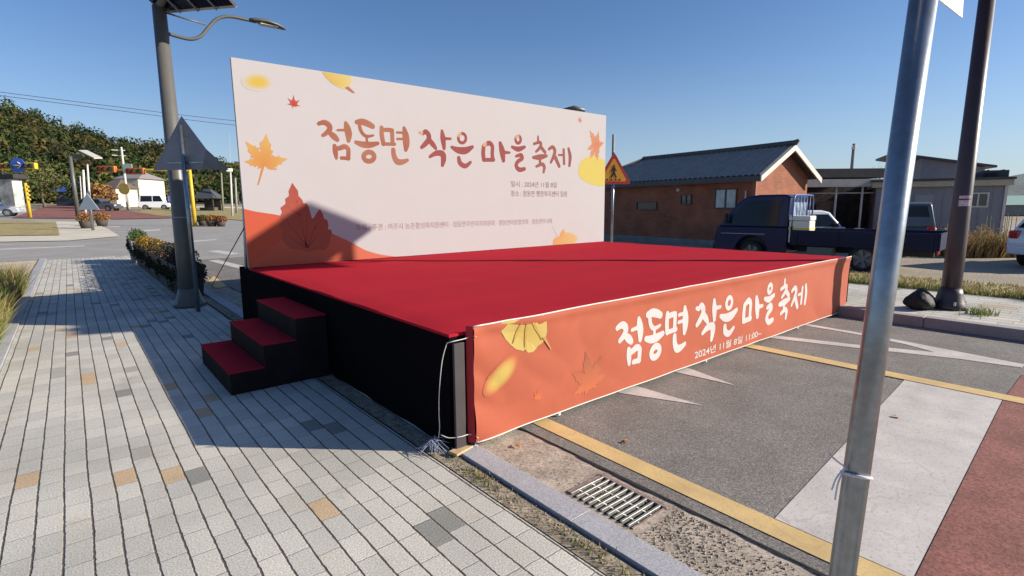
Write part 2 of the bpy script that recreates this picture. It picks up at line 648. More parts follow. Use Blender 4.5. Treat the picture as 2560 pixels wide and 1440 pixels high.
M_asphalt = speckle_mat("asphalt", [(.10, .092, .083), (.145, .132, .12), (.185, .168, .152), (.27, .25, .225)], 135, (1.6, .22), .5)
M_asphalt_far = mat("old_asphalt", (.27, .255, .24), .9, noise=[(.7, .12), (6, .08)])
M_paving = paving_mat()
M_paving_far = paving_mat("grey_paving", .2, .4, x0=.0)
M_granite = speckle_mat("granite_kerb", [(.26, .255, .27), (.36, .355, .375), (.44, .43, .445)], 190, (3, .1), .25, .7)
M_gutter = speckle_mat("sandy_gutter", [(.24, .20, .16), (.36, .30, .24), (.44, .37, .295), (.33, .275, .22)], 95, (6, .38), .9)
M_dirt = speckle_mat("dirt_joint", [(.17, .135, .095), (.28, .23, .165), (.37, .31, .23)], 60, (9, .4), 1.0)
M_gravel = speckle_mat("loose_gravel", [(.20, .165, .13), (.34, .28, .22), (.46, .39, .31)], 38, (4, .25), 1.0)
M_earth = mat("earth", (.26, .21, .14), .95, noise=[(.5, .3), (5, .25)], bump=(6, .6, .05))
M_concrete = mat("pale_concrete", (.52, .47, .38), .9, noise=[(1.0, .12), (12, .08)])
M_sand = mat("sandy_ground", (.48, .40, .29), .95, noise=[(.8, .18), (9, .15)], bump=(20, .4))
M_yellow = worn_paint("yellow_paint", (.60, .42, .18), .18)
M_white = worn_paint("white_paint", (.52, .48, .45), .35)
M_redroad = speckle_mat("red_surfacing", [(.14, .05, .04), (.21, .075, .058), (.29, .11, .085), (.19, .08, .065)], 95, (2.2, .3), .8)
M_black = mat("black_gap", (.012, .011, .010), .95)

# base earth reaching the horizon
g = MB()
ys = [-400, 22, 140.5, 2500]
for a, b in zip(ys[:-1], ys[1:]):
    g.quad((-1500, a, gz(a) - .08), (2500, a, gz(a) - .08), (2500, b, gz(b) - .08), (-1500, b, gz(b) - .08))
struct("ground", g, M_earth, fix=False)

sheet("road", [[(.445, -40), (6.42, -40), (6.42, 16), (.445, 16)]], 0.0, M_asphalt)
sheet("street_junction", [[(-.3, 16.0), (9.5, 16.0), (9.5, 22), (-.3, 22)], [(-120, 22), (90, 22), (90, 75), (-120, 75)],
                          [(-120, 20.8), (-.3, 19.4), (-.3, 22), (-120, 22)]], 0.001, M_asphalt_far)
sheet("sidewalk", [[(-2.6, -8), (-.288, -8), (-.288, 19.4), (-2.6, 19.4)]], 0.0, M_paving)
sheet("bare_verge", [[(-60, 11.5), (-2.78, 11.5), (-2.78, 19.6), (-60, 21.5)]], -.004, M_sand)
sheet("dirt_strip", [[(-.29, -8), (-.155, -8), (-.13, 9), (-.25, 9)]], -.006, M_dirt)
gp_ = MB()
yy_ = -8.0
while yy_ < 9:
    y2_ = yy_ + .05
    w0_, w1_ = [.010 + .007 * math.sin(q * 5.1) + .005 * math.sin(q * 17.3) + .004 * math.sin(q * 41) for q in (yy_, y2_)]
    gp_.quad((.447 - w0_ - .006, yy_, .0015), (.447, yy_, .0015), (.447, y2_, .0015), (.447 - w1_ - .006, y2_, .0015))
    yy_ = y2_
struct("road_edge_gap", gp_, M_black, fix=False)

# gutter with the hole for the drain
gx0, gx1, gy0, gy1 = .075, .385, -1.235, -.775
sheet("gutter", [[(.03, gy1), (.446, gy1), (.446, 16), (.03, 16)], [(.03, -1.75), (.446, -1.75), (.446, gy0), (.03, gy0)],
                 [(.03, gy0), (gx0, gy0), (gx0, gy1), (.03, gy1)], [(gx1, gy0), (.446, gy0), (.446, gy1), (gx1, gy1)]], -.006, M_gutter)
sheet("gravel_gutter", [[(.03, -8), (.446, -8), (.446, -1.75), (.03, -1.75)]], -.006, M_gutter)

# kerb of granite slabs
kb = MB()
y = -8.0
while y < 16:
    kb.box2((-.125, y + .001, -.05), (.028, y + .999, .012 + rnd.uniform(-.002, .002)))
    y += 1.0
struct("kerb", kb, M_granite, bevel=.003)
kb = MB()
y = -8.0
while y < 19.4:
    kb.box2((-2.78, y + .003, -.05), (-2.605, y + .997, .02 + rnd.uniform(-.003, .003)))
    y += 1.0
struct("verge_kerb", kb, M_granite, bevel=.006)

# loose stones and grit in the gutter, crumbs along the dirt joint
st = MB()
for i in range(2100):
    if i < 1300:
        x, yy = rnd.uniform(.05, .40), -1.28 - abs(rnd.gauss(0, .5))
        r = .002 + .0055 * rnd.random() ** 2.2
    elif i < 1600:
        x, yy = rnd.uniform(.04, .40), rnd.uniform(-1.3, 0.2)
        r = rnd.uniform(.002, .0045)
    else:
        x, yy = rnd.gauss(-.2, .03), rnd.uniform(-1.9, .4)
        r = rnd.uniform(.002, .006)
    p = Vector((x, yy, -.004 + r * .4))
    a = rnd.uniform(0, 6.28)
    vs = [p + Vector((math.cos(a + k * 1.571) * r * rnd.uniform(.7, 1.3), math.sin(a + k * 1.571) * r * rnd.uniform(.7, 1.3), -r * .5)) for k in range(4)]
    vs += [p + Vector((rnd.uniform(-.3, .3) * r, rnd.uniform(-.3, .3) * r, r * .8))]
    st.add(vs, [(0, 1, 4), (1, 2, 4), (2, 3, 4), (3, 0, 4)])
tag(st.build("gutter_grit", mat("grit", (.33, .27, .2), .9, noise=(25, .5)), fix=False), kind="stuff")

# painted markings
sheet("yellow_line", [[(.53, -8), (.69, -8), (.69, -1.6), (.70, 0), (.86, 9), (.72, 9), (.56, -.02), (.54, -1.6)]], .004, M_yellow)
sheet("yellow_parking_line", [[(3.76, -8), (3.93, -8), (3.93, 5), (3.76, 5)]], .008, M_yellow)
sheet("crossing_block", [[(.695, -1.655), (3.757, -1.455), (3.757, -2.115), (.695, -2.235)]], .004, M_white)
sheet("red_crossing", [[(.695, -7), (.695, -2.24), (3.757, -2.12), (3.757, -7)], [(3.935, -7), (3.935, -2.12), (4.75, -2.12), (5.1, -7)]], .004, M_redroad)
chev = [[(1.2, 1.3), (1.45, 1.3), (1.80, -.01), (1.82, -.59), (1.56, -.01)], [(2.1, 1.3), (2.3, 1.3), (2.61, .03), (2.47, -.53), (2.40, .04)],
        [(5.42, .9), (5.56, .9), (5.47, -.5), (5.36, -1.22), (5.2, -2.09), (5.04, -2.09), (4.96, -1.62), (4.66, -.82), (4.33, .2), (4.5, .2), (4.80, -.72), (5.08, -1.40), (5.24, -1.10), (5.36, -.5)]]
sheet("hatched_markings", chev, .004, M_white)

# far side: kerb, footway, dry verge, gravel yard
kb = MB()
y = -14.0
while y < 16:
    kb.box2((6.42, y + .003, -.05), (6.60, y + .997, .13))
    y += 1.0
struct("far_kerb", kb, mat("far_kerb_stone", (.30, .26, .25), .8, noise=[(3, .15), (60, .15)]), bevel=.012)
sheet("far_footway", [[(6.6, -14), (9.1, -14), (9.1, 16), (6.6, 16)]], .122, M_paving_far)
sheet("far_verge", [[(9.1, -14), (11.0, -14), (11.0, 16), (9.1, 16)]], .10, mat("dry_turf", (.42, .345, .19), .95, noise=[(2.2, .25), (30, .35)], bump=(40, .8, .03)))
sheet("yard", [[(11.0, -16), (60, -16), (60, 16), (11.0, 16)]], .0, mat("yard_gravel", (.30, .25, .19), .95, noise=[(.6, .2), (14, .25)], bump=(30, .6, .03)))

# beyond the cross street
def px_sheet(name, polys, z, material):
    return sheet(name, [[(at(*p).x, at(*p).y) for p in q] for q in polys], z, material)


px_sheet("traffic_island", [[(-420, 606), (0, 606), (170, 603), (300, 592), (268, 572), (226, 556), (100, 553), (-420, 556)]], .03, M_concrete)
px_sheet("red_road", [[(30, 546), (300, 549), (440, 546), (330, 529), (230, 517), (120, 514)]], .05, M_redroad)
sheet_grass = mat("dry_lawn", (.30, .24, .10), .95, noise=[(1.5, .2), (12, .3)], bump=(15, .8, .05))
px_sheet("island_lawn", [[(-420, 594), (0, 592), (150, 590), (140, 556), (0, 552), (-420, 552)]], .06, sheet_grass)
px_sheet("roadside_lawn", [[(330, 541), (470, 541), (620, 553), (720, 553), (720, 528), (560, 520), (360, 520)]], .04, sheet_grass)
px_sheet("far_yard", [[(380, 521), (560, 520), (720, 527), (720, 519), (380, 515)]], .03, M_concrete)
px_sheet("street_lines", [[(-300, 634), (210, 614), (212, 616), (-300, 638)], [(-300, 618), (60, 610), (60, 611), (-300, 620)],
                          [(516, 628), (548, 626), (600, 634), (572, 638)], [(520, 652), (545, 650), (622, 668), (600, 673)],
                          [(270, 566), (300, 566), (300, 568), (270, 568)], [(340, 577), (400, 573), (402, 576), (342, 580)], [(470, 603), (540, 598), (542, 600), (472, 606)]], .006, M_white)
px_sheet("corner_line", [[(520, 704), (534, 690), (568, 716), (540, 722)]], .006, M_yellow)

# ------------------------------------------------------------------ drain grate
t = thing("drain_grate", "steel slatted drain grate set in the sandy gutter", "drain grate", (.23, -1.005, 0))
M_steel = mat("galvanised_bar", (.40, .41, .385), .45, .75, noise=(30, .25))
pit = MB(); pit.quad((gx0 - .23, gy0 + 1.005, -.070), (gx1 - .23, gy0 + 1.005, -.070), (gx1 - .23, gy1 + 1.005, -.070), (gx0 - .23, gy1 + 1.005, -.070))
pit.build("pit", M_black, t)
fr = MB()
fr.box2((.125, -.235, -.02), (.15, .235, .004)); fr.box2((-.15, .215, -.02), (.122, .23, .002)); fr.box2((-.15, -.23, -.02), (.122, -.22, .001))
fr.build("frame", mat("rusty_frame", (.28, .21, .18), .7, .3, noise=(25, .4)), t)
for k in range(10):
    yb_ = -.198 + k * .044
    bmb = MB(); bmb.box2((-.152, yb_ - .0070, -.018), (.122, yb_ + .0070, .006))
    bmb.build("slat", M_steel, t, bevel=.002)
cb = MB()
for xx in (-.075, .03):
    cb.box2((xx - .004, -.21, -.019), (xx + .004, .21, -.008))
cb.build("cross_bar", M_steel, t)

# ------------------------------------------------------------------ stage
SX0, SX1, SY0, YB, SY1, SH = -.14, 6.95, .06, 4.867, 5.45, .80
M_carpet = mat("red_carpet", (.355, .016, .028), .95, noise=[(1.1, .05), (160, .20)], bump=(260, .35, .004), spec=.04)
_n, _l = nodes_of(M_carpet)
_mp = _n.new("ShaderNodeMapping"); _mp.inputs["Scale"].default_value = (.25, 2.2, 1)
_tc = [q for q in _n if q.bl_idname == "ShaderNodeTexCoord"][0]
_nt = [q for q in _n if q.bl_idname == "ShaderNodeTexNoise" and abs(q.inputs["Scale"].default_value - 1.1) < .01][0]
_l.new(_tc.outputs["Object"], _mp.inputs["Vector"]); _l.new(_mp.outputs[0], _nt.inputs["Vector"])
M_skirt = mat("black_skirt", (.0055, .0045, .0055), .95, noise=(3, .2), spec=.03)
stage = thing("stage", "low outdoor stage with red carpet deck and black skirt", "stage", (3.4, 2.6, 0))
SO = Vector((3.4, 2.6, 0))


def S(x, y, z):
    return (x - SO.x, y - SO.y, z - SO.z)


d = MB()
nx, ny = 60, 40
vs, fs = [], []
for j in range(ny + 1):
    for i in range(nx + 1):
        x = SX0 + (SX1 - SX0) * i / nx
        yy = SY0 + (YB - SY0) * j / ny
        z = SH + .0025 * math.sin(yy * 6.3 + .4 * math.sin(x * 2)) + .002 * math.sin(x * 3.1 + yy)
        if i == 0 or j == 0:
            z -= .012
        z += .0015 * math.sin(x * 9.7 + 1.3 * math.sin(yy * 3)) * math.sin(yy * 2.2 + 1)
        vs.append(S(x, yy, z)); 
for j in range(ny):
    for i in range(nx):
        a = j * (nx + 1) + i
        fs.append((a, a + 1, a + nx + 2, a + nx + 1))
d.add(vs, fs, True)
d.box2(S(SX0 - .004, SY0 - .004, SH - .030), S(SX1 + .004, SY0 + .03, SH - .011)); d.box2(S(SX0 - .004, SY0 + .032, SH - .030), S(SX0 + .03, YB, SH - .011))
d.box2(S(SX1 - .03, SY0 + .032, SH - .030), S(SX1 + .004, YB, SH - .011))
d.build("carpet_deck", M_carpet, stage, fix=False)
sm_ = MB()
for ys_ in (1.66, 3.26):
    sm_.quad(S(SX0 + .01, ys_ - .003, SH + .0075), S(SX1 - .01, ys_ - .003, SH + .0075), S(SX1 - .01, ys_ + .003, SH + .0075), S(SX0 + .01, ys_ + .003, SH + .0075))
sm_.build("carpet_seam", mat("carpet_seam_red", (.19, .010, .018), .95), stage, fix=False)


def cloth_wall(mb, a, b, z0, z1, n, amp, freq, seed, nrm):
    a, b, nrm = Vector(a), Vector(b), Vector(nrm)
    vs, fs = [], []
    m_ = 6
    for i in range(n + 1):
        s_ = i / n
        L = (b - a).length * s_
        w = amp * (math.sin(L * freq + seed) + .5 * math.sin(L * freq * 2.3 + seed * 2))
        for k in range(m_ + 1):
            z = z0 + (z1 - z0) * k / m_
            p = a.lerp(b, s_) + nrm * w * (1 - .8 * k / m_)
            vs.append((p.x, p.y, z))
    for i in range(n):
        for k in range(m_):
            q = i * (m_ + 1) + k
            fs.append((q, q + m_ + 1, q + m_ + 2, q + 1))
    mb.add(vs, fs, True)


sk = MB()
cloth_wall(sk, S(SX0, SY0, 0), S(SX0, SY1, 0), .01, SH - .03, 90, .006, 7, 1, (-1, 0, 0))
cloth_wall(sk, S(SX0, SY0, 0), S(SX1, SY0, 0), .03, SH - .03, 90, .004, 6, 2, (0, -1, 0))
cloth_wall(sk, S(SX1, SY0, 0), S(SX1, SY1, 0), .01, SH - .03, 60, .005, 7, 3, (1, 0, 0))
cloth_wall(sk, S(SX0, SY1, 0), S(SX1, SY1, 0), .01, SH - .03, 60, .005, 7, 3, (0, 1, 0))
sk.build("skirt", M_skirt, stage, fix=False)
M_lit_skirt = mat("lit_skirt_cloth", (.050, .040, .043), .75, noise=(8, .15))  # sunlit front strip of the skirt cloth, its brightness put into the colour
lg = MB(); lg.box2(S(SX0 + .012, SY0 - .034, .02), S(SX0 + .092, SY0 - .012, SH - .07)); lg.build("lit_skirt_strip", M_lit_skirt, stage, bevel=.004)
for (lx, ly) in ((SX1 - .1, SY0 + .08), (3.4, SY0 + .08), (1.7, SY0 + .08), (5.1, SY0 + .08), (SX0 + .1, YB), (SX1 - .1, YB)):
    l_ = MB(); l_.tube([S(lx, ly, 0), S(lx, ly, SH - .04)], .025, 10); l_.build("leg", M_steel, stage)
# ------------------------------------------------------------------ steps
M_black_ply = mat("black_ply", (.015, .013, .0135), .85, noise=(5, .25), spec=.08)
steps = thing("stage_steps", "three small black steps with red carpet treads beside the stage", "steps", (-.58, 2.8, 0))
STO = Vector((-.58, 2.8, 0))
sx_in = SX0 - .012
tread = .285
b_ = MB()
prof = [(sx_in, .002)] + [q for k in (0, 1, 2) for q in ((sx_in - tread * (3 - k), .2 * k + (.002 if k == 0 else -.012)), (sx_in - tread * (3 - k), .2 * (k + 1) - .012))] + [(sx_in, .588)]
b_.prism(prof, lambda x, z: Vector((x, 2.16, z)) - STO, lambda x, z: Vector((x, 3.42, z)) - STO)
b_.build("step_body", M_black_ply, steps, bevel=.003)
for k in range(3):
    x1 = sx_in
    x0 = sx_in - tread * (3 - k)
    z1 = .2 * (k + 1)
    c_ = MB()
    c_.box2(Vector((x0 - .006, 2.152, z1 - .010)) - STO, Vector((x0 + tread - .003 if k < 2 else x1, 3.428, z1)) - STO)
    c_.build("tread", M_carpet, steps, bevel=.003)

# ------------------------------------------------------------------ backdrop with its print
bd = thing("backdrop_wall", "tall white festival backdrop printed with maple leaves and red lettering", "backdrop", (3.43, YB, 0))
BX0, BX1, BZ0, BZ1 = -.155, 7.01, SH + .003, 3.452


def B(x, z, k=0):
    return (x - 3.43, -.0006 - .0006 * k, z)


M_bdwhite = mat("printed_white_cloth", (.380, .360, .368), .8, noise=(2, .012), spec=.15, bump=(1.6, .10, .03))
M_print = attr_mat("print_ink", .8)
pb = MB(); pb.box2((BX0 - 3.43, 0, BZ0), (BX1 - 3.43, .05, BZ1)); pb.build("panel", M_bdwhite, bd)
tr = MB()
for xx in (BX0 + .05, 1.7, 3.43, 5.2, BX1 - .05):
    tr.tube([(xx - 3.43, .09, .02), (xx - 3.43, .09, BZ1 - .05)], .03, 8)
    tr.tube([(xx - 3.43, .48, .02), (xx - 3.43, .09, 2.2)], .022, 8)
for zz in (1.0, 2.2, 3.38):
    tr.tube([(BX0 + .05 - 3.43, .085, zz), (BX1 - .05 - 3.43, .085, zz)], .024, 8)
tr.build("truss_frame", M_steel, bd)
WHITE = (.380, .360, .368)
art = MB()


def fill(pts, col, k):
    """pts in wall coordinates; col constant or function"""
    P = [B(x, z, k) for x, z in pts]
    cs = [col(x, z) if callable(col) else col for x, z in pts]
    tri = tessellate_polygon([[Vector((x, z, 0)) for x, z in pts]])
    art.add(P, [tuple(t_) for t_ in tri], col=cs)


def fan(mb, put, c, outline, cin, cout, rings=((0, 0), (.35, 0), (.65, .35), (.85, .8), (1, 1))):
    n = len(outline)
    vs = [put(*c)]
    cs = [cin]
    mixc = lambda t_: tuple(a + (b - a) * t_ for a, b in zip(cin, cout))
    for s_, t_ in rings[1:]:
        for (x, z) in outline:
            vs.append(put(c[0] + (x - c[0]) * s_, c[1] + (z - c[1]) * s_)); cs.append(mixc(t_))
    fs = [(0, 1 + i, 1 + (i + 1) % n) for i in range(n)]
    for r in range(len(rings) - 2):
        for i in range(n):
            a = 1 + r * n
            fs.append((a + i, a + n + i, a + n + (i + 1) % n, a + (i + 1) % n))
    mb.add(vs, fs, col=cs)


def ell(cx_, cz_, rx, rz_, rot=0, n=28):
    return [(cx_ + rx * math.cos(a) * math.cos(rot) - rz_ * math.sin(a) * math.sin(rot),
             cz_ + rx * math.cos(a) * math.sin(rot) + rz_ * math.sin(a) * math.cos(rot)) for a in [2 * math.pi * i / n for i in range(n)]]


def maple(cx_, cz_, R, rot, lobes=((0, 1.0), (48, .88), (96, .72), (138, .42), (-48, .88), (-96, .72), (-138, .42)), narrow=.30, serr=2):
    """outline of a maple leaf round its base point; rot turns the middle lobe from straight up"""
    ls = sorted(lobes)
    out = []
    n = len(ls)
    for i, (ang, ln) in enumerate(ls):
        a = math.radians(ang)
        nxt = math.radians(ls[(i + 1) % n][0] + (360 if i == n - 1 else 0))
        d_ = (math.sin(a), math.cos(a)); p_ = (math.cos(a), -math.sin(a))
        w = ln * narrow * .5
        left = []
        for s_ in range(serr):
            t0 = .46 + .44 * s_ / serr
            left.append((t0, w * (1.15 - .75 * s_ / serr)))
            left.append((t0 + .03, w * (.72 - .5 * s_ / serr)))
        pts = [(tt * ln, -ww) for tt, ww in left] + [(ln, 0)] + [(tt * ln, ww) for tt, ww in left[::-1]]
        for tt, ww in pts:
            out.append((d_[0] * tt + p_[0] * ww, d_[1] * tt + p_[1] * ww))
        mid = (a + nxt) / 2
        if nxt - a < math.radians(100):
            q = .34 * min(ln, ls[(i + 1) % n][1]) + .06
            out.append((math.sin(mid) * q, math.cos(mid) * q))
        else:
            out.append((math.sin(mid) * .06, math.cos(mid) * .06))
    c, s_ = math.cos(rot), math.sin(rot)
    return [(cx_ + R * (x * c + z * s_), cz_ + R * (-x * s_ + z * c)) for x, z in out]


def poly_field(pts, step, pad=.02):
    xs = [p[0] for p in pts]; zs = [p[1] for p in pts]
    x0, z0 = min(xs) - pad, min(zs) - pad
    nx, nz = int((max(xs) + pad - x0) / step) + 2, int((max(zs) + pad - z0) / step) + 2
    gx, gq = np.meshgrid(x0 + np.arange(nx) * step, z0 + np.arange(nz) * step)
    dist = np.full(gx.shape, 9.0)
    inside = np.zeros(gx.shape, bool)
    n = len(pts)
    for i in range(n):
        ax_, az_ = pts[i]; bx_, bz_ = pts[(i + 1) % n]
        dx, dz = bx_ - ax_, bz_ - az_
        L = dx * dx + dz * dz + 1e-12
        t_ = np.clip(((gx - ax_) * dx + (gq - az_) * dz) / L, 0, 1)
        dist = np.minimum(dist, np.hypot(gx - ax_ - t_ * dx, gq - az_ - t_ * dz))
        cr = ((az_ > gq) != (bz_ > gq))
        with np.errstate(divide='ignore', invalid='ignore'):
            xi = ax_ + (gq - az_) * dx / (dz if abs(dz) > 1e-12 else 1e-12)
        inside ^= cr & (gx < xi)
    return x0, z0, np.where(inside, -dist, dist)


def join(mb, other):
    o_ = len(mb.v)
    mb.v += other.v; mb.c += other.c; mb.s += other.s; mb.mi += other.mi
    mb.f += [[i + o_ for i in f] for f in other.f]


def shape_print(mb, put, pts, colour, step=.009):
    x0, z0, fld = poly_field(pts, step)
    join(mb, contour_mesh(fld, x0, z0, step, put, colour))


def leaf_print(cx_, cz_, R, rot, cin, cout, k, stem=None, **kw):
    o_ = maple(cx_, cz_, R, rot, **kw)

    def colour(x, z):
        q = min(1, math.hypot(x - cx_, z - cz_) / R * 1.15)
        return tuple((a_ + (b_ - a_) * q) for a_, b_ in zip(cin, cout))
    shape_print(art, lambda x, z: B(x, z, k), o_, colour, max(.004, R * .022))
    if stem:
        a = rot + math.pi + stem[1]
        e_ = (cx_ + math.sin(a) * stem[0], cz_ + math.cos(a) * stem[0])
        w = .012 * R / .3
        fill([(cx_ - w, cz_), (cx_ + w, cz_), (e_[0] + w * .5, e_[1]), (e_[0] - w * .5, e_[1])], cin, k + 1)


# orange wave along the foot
wave = [(-.155, 1.580), (-.009, 1.540), (.29, 1.485), (.55, 1.40), (.80, 1.30), (.993, 1.212), (1.3, 1.055), (1.483, .945), (1.728, .860), (2.0, .808), (2.15, BZ0 + .001), (-.155, BZ0 + .001)]
wtop = smooth_line(wave[:-2], 4)
wpts = [tuple(p) for p in wtop] + [(2.15, BZ0 + .001), (-.155, BZ0 + .001)]
fill(wpts, lambda x, z: (0.402, 0.077, 0.041) if x < .6 else (0.422, 0.114, 0.067), 1)
# big red leaf standing on the wave
BIG = [(0.484, 1.93), (0.51, 1.88), (0.551, 1.819), (0.556, 1.743), (0.604, 1.692), (0.615, 1.64), (0.658, 1.652), (0.684, 1.588), (0.701, 1.525), (0.718, 1.43), (0.754, 1.451), (0.796, 1.524), (0.841, 1.567), (0.875, 1.501), (0.887, 1.432), (0.937, 1.406), (0.948, 1.334), (0.936, 1.27), (0.98, 1.274), (0.994, 1.219), (0.967, 1.144), (0.94, 1.058), (0.879, 0.975), (0.772, 0.992), (0.633, 0.968), (0.511, 1.008), (0.39, 1.025), (0.316, 1.112), (0.284, 1.206), (0.318, 1.266), (0.268, 1.329), (0.298, 1.399), (0.281, 1.46), (0.322, 1.53), (0.302, 1.586), (0.376, 1.641), (0.374, 1.707), (0.429, 1.747), (0.426, 1.813), (0.454, 1.864)]
shape_print(art, lambda x, z: B(x, z, 2), BIG, lambda x, z: tuple((p + (q - p) * min(1, max(0, (1.9 - z) / .75))) for p, q in zip((0.268, 0.057, 0.044), (0.302, 0.077, 0.047))), .011)
def vein(a, b, w, col, k):
    d_ = (b[0] - a[0], b[1] - a[1]); L_ = math.hypot(*d_)
    p_ = (-d_[1] / L_ * w, d_[0] / L_ * w)
    fill([(a[0] + p_[0], a[1] + p_[1]), (a[0] - p_[0], a[1] - p_[1]), (b[0], b[1])], col, k)


VC = (0.258, 0.047, 0.039)
for a_, b_ in (((.62, 1.02), (.49, 1.86)), ((.615, 1.06), (.66, 1.60)), ((.63, 1.03), (.835, 1.52)), ((.63, 1.02), (.93, 1.38)), ((.62, 1.05), (.31, 1.50)), ((.61, 1.03), (.30, 1.26)), ((.55, 1.48), (.38, 1.62)), ((.52, 1.66), (.59, 1.74)), ((.74, 1.28), (.86, 1.42))):
    vein(a_, b_, .010, VC, 3)
# yellow-orange maple leaf
leaf_print(.14, 2.17, .40, .08, (0.402, 0.168, 0.050), (0.416, 0.268, 0.087), 2, stem=(.30, .25), lobes=((4, .98), (-42, .86), (-92, .62), (72, .80), (112, .46), (-135, .30)), narrow=.46)
# small red maple leaves
leaf_print(.575, 2.965, .125, .05, (0.302, 0.040, 0.030), (0.335, 0.074, 0.060), 2, stem=(.06, .3), narrow=.34, serr=1)
leaf_print(6.20, 3.27, .09, .5, (0.369, 0.154, 0.094), (0.389, 0.181, 0.120), 2, narrow=.45, serr=1)
# blurred yellow leaf
fan(art, lambda x, z: B(x, z, 2), (.14, 3.195), ell(.14, 3.195, .20, .115, .15), (0.416, 0.302, 0.060), WHITE)
# yellow ginkgo leaf cut by the top edge
fill([(.985, BZ1 - .005), (1.03, 3.38), (1.12, 3.31), (1.22, 3.265), (1.31, 3.255), (1.36, 3.29), (1.40, 3.35), (1.405, BZ1 - .005)], lambda x, z: (0.402, 0.268, 0.067) if x < 1.2 else (0.422, 0.349, 0.134), 2)
fill([(1.30, 3.275), (1.36, 3.30), (1.455, 3.225), (1.42, 3.215)], (0.268, 0.114, 0.074), 3)
# orange maple and yellow ginkgo at the right edge
fill([(6.17, 2.24), (6.19, 2.37), (6.27, 2.49), (6.40, 2.56), (6.62, 2.60), (6.85, 2.57), (BX1 - .004, 2.52), (BX1 - .004, 1.985), (6.85, 1.985), (6.62, 2.01), (6.42, 2.06), (6.26, 2.13)],
     lambda x, z: (0.429, 0.349, 0.087), 2)
leaf_print(6.72, 2.83, .36, .25, (0.389, 0.134, 0.087), (0.402, 0.201, 0.101), 3, lobes=((-2, .80), (-52, 1.0), (-125, .85), (-160, 1.0), (160, .95), (62, .70)), narrow=.42)
fill([(6.585, 1.925), (6.605, 1.94), (6.615, 1.915), (6.595, 1.905)], (0.335, 0.282, 0.242), 2)
# fallen leaf at the foot
fill([(5.46, BZ0 + .004), (5.47, .90), (5.54, .955), (5.64, .965), (5.70, 1.07), (5.775, 1.115), (5.80, 1.09), (5.79, 1.04), (5.90, 1.04), (6.06, 1.00), (6.17, .93), (6.17, .87), (6.08, BZ0 + .004)],
     lambda x, z: (0.429, 0.221, 0.087) if x < 5.8 else (0.416, 0.302, 0.134), 2)
fill([(5.44, 1.18), (5.452, 1.18), (5.60, .97), (5.585, .965)], (0.369, 0.302, 0.268), 2)
art.build("printed_leaves", M_print, bd)

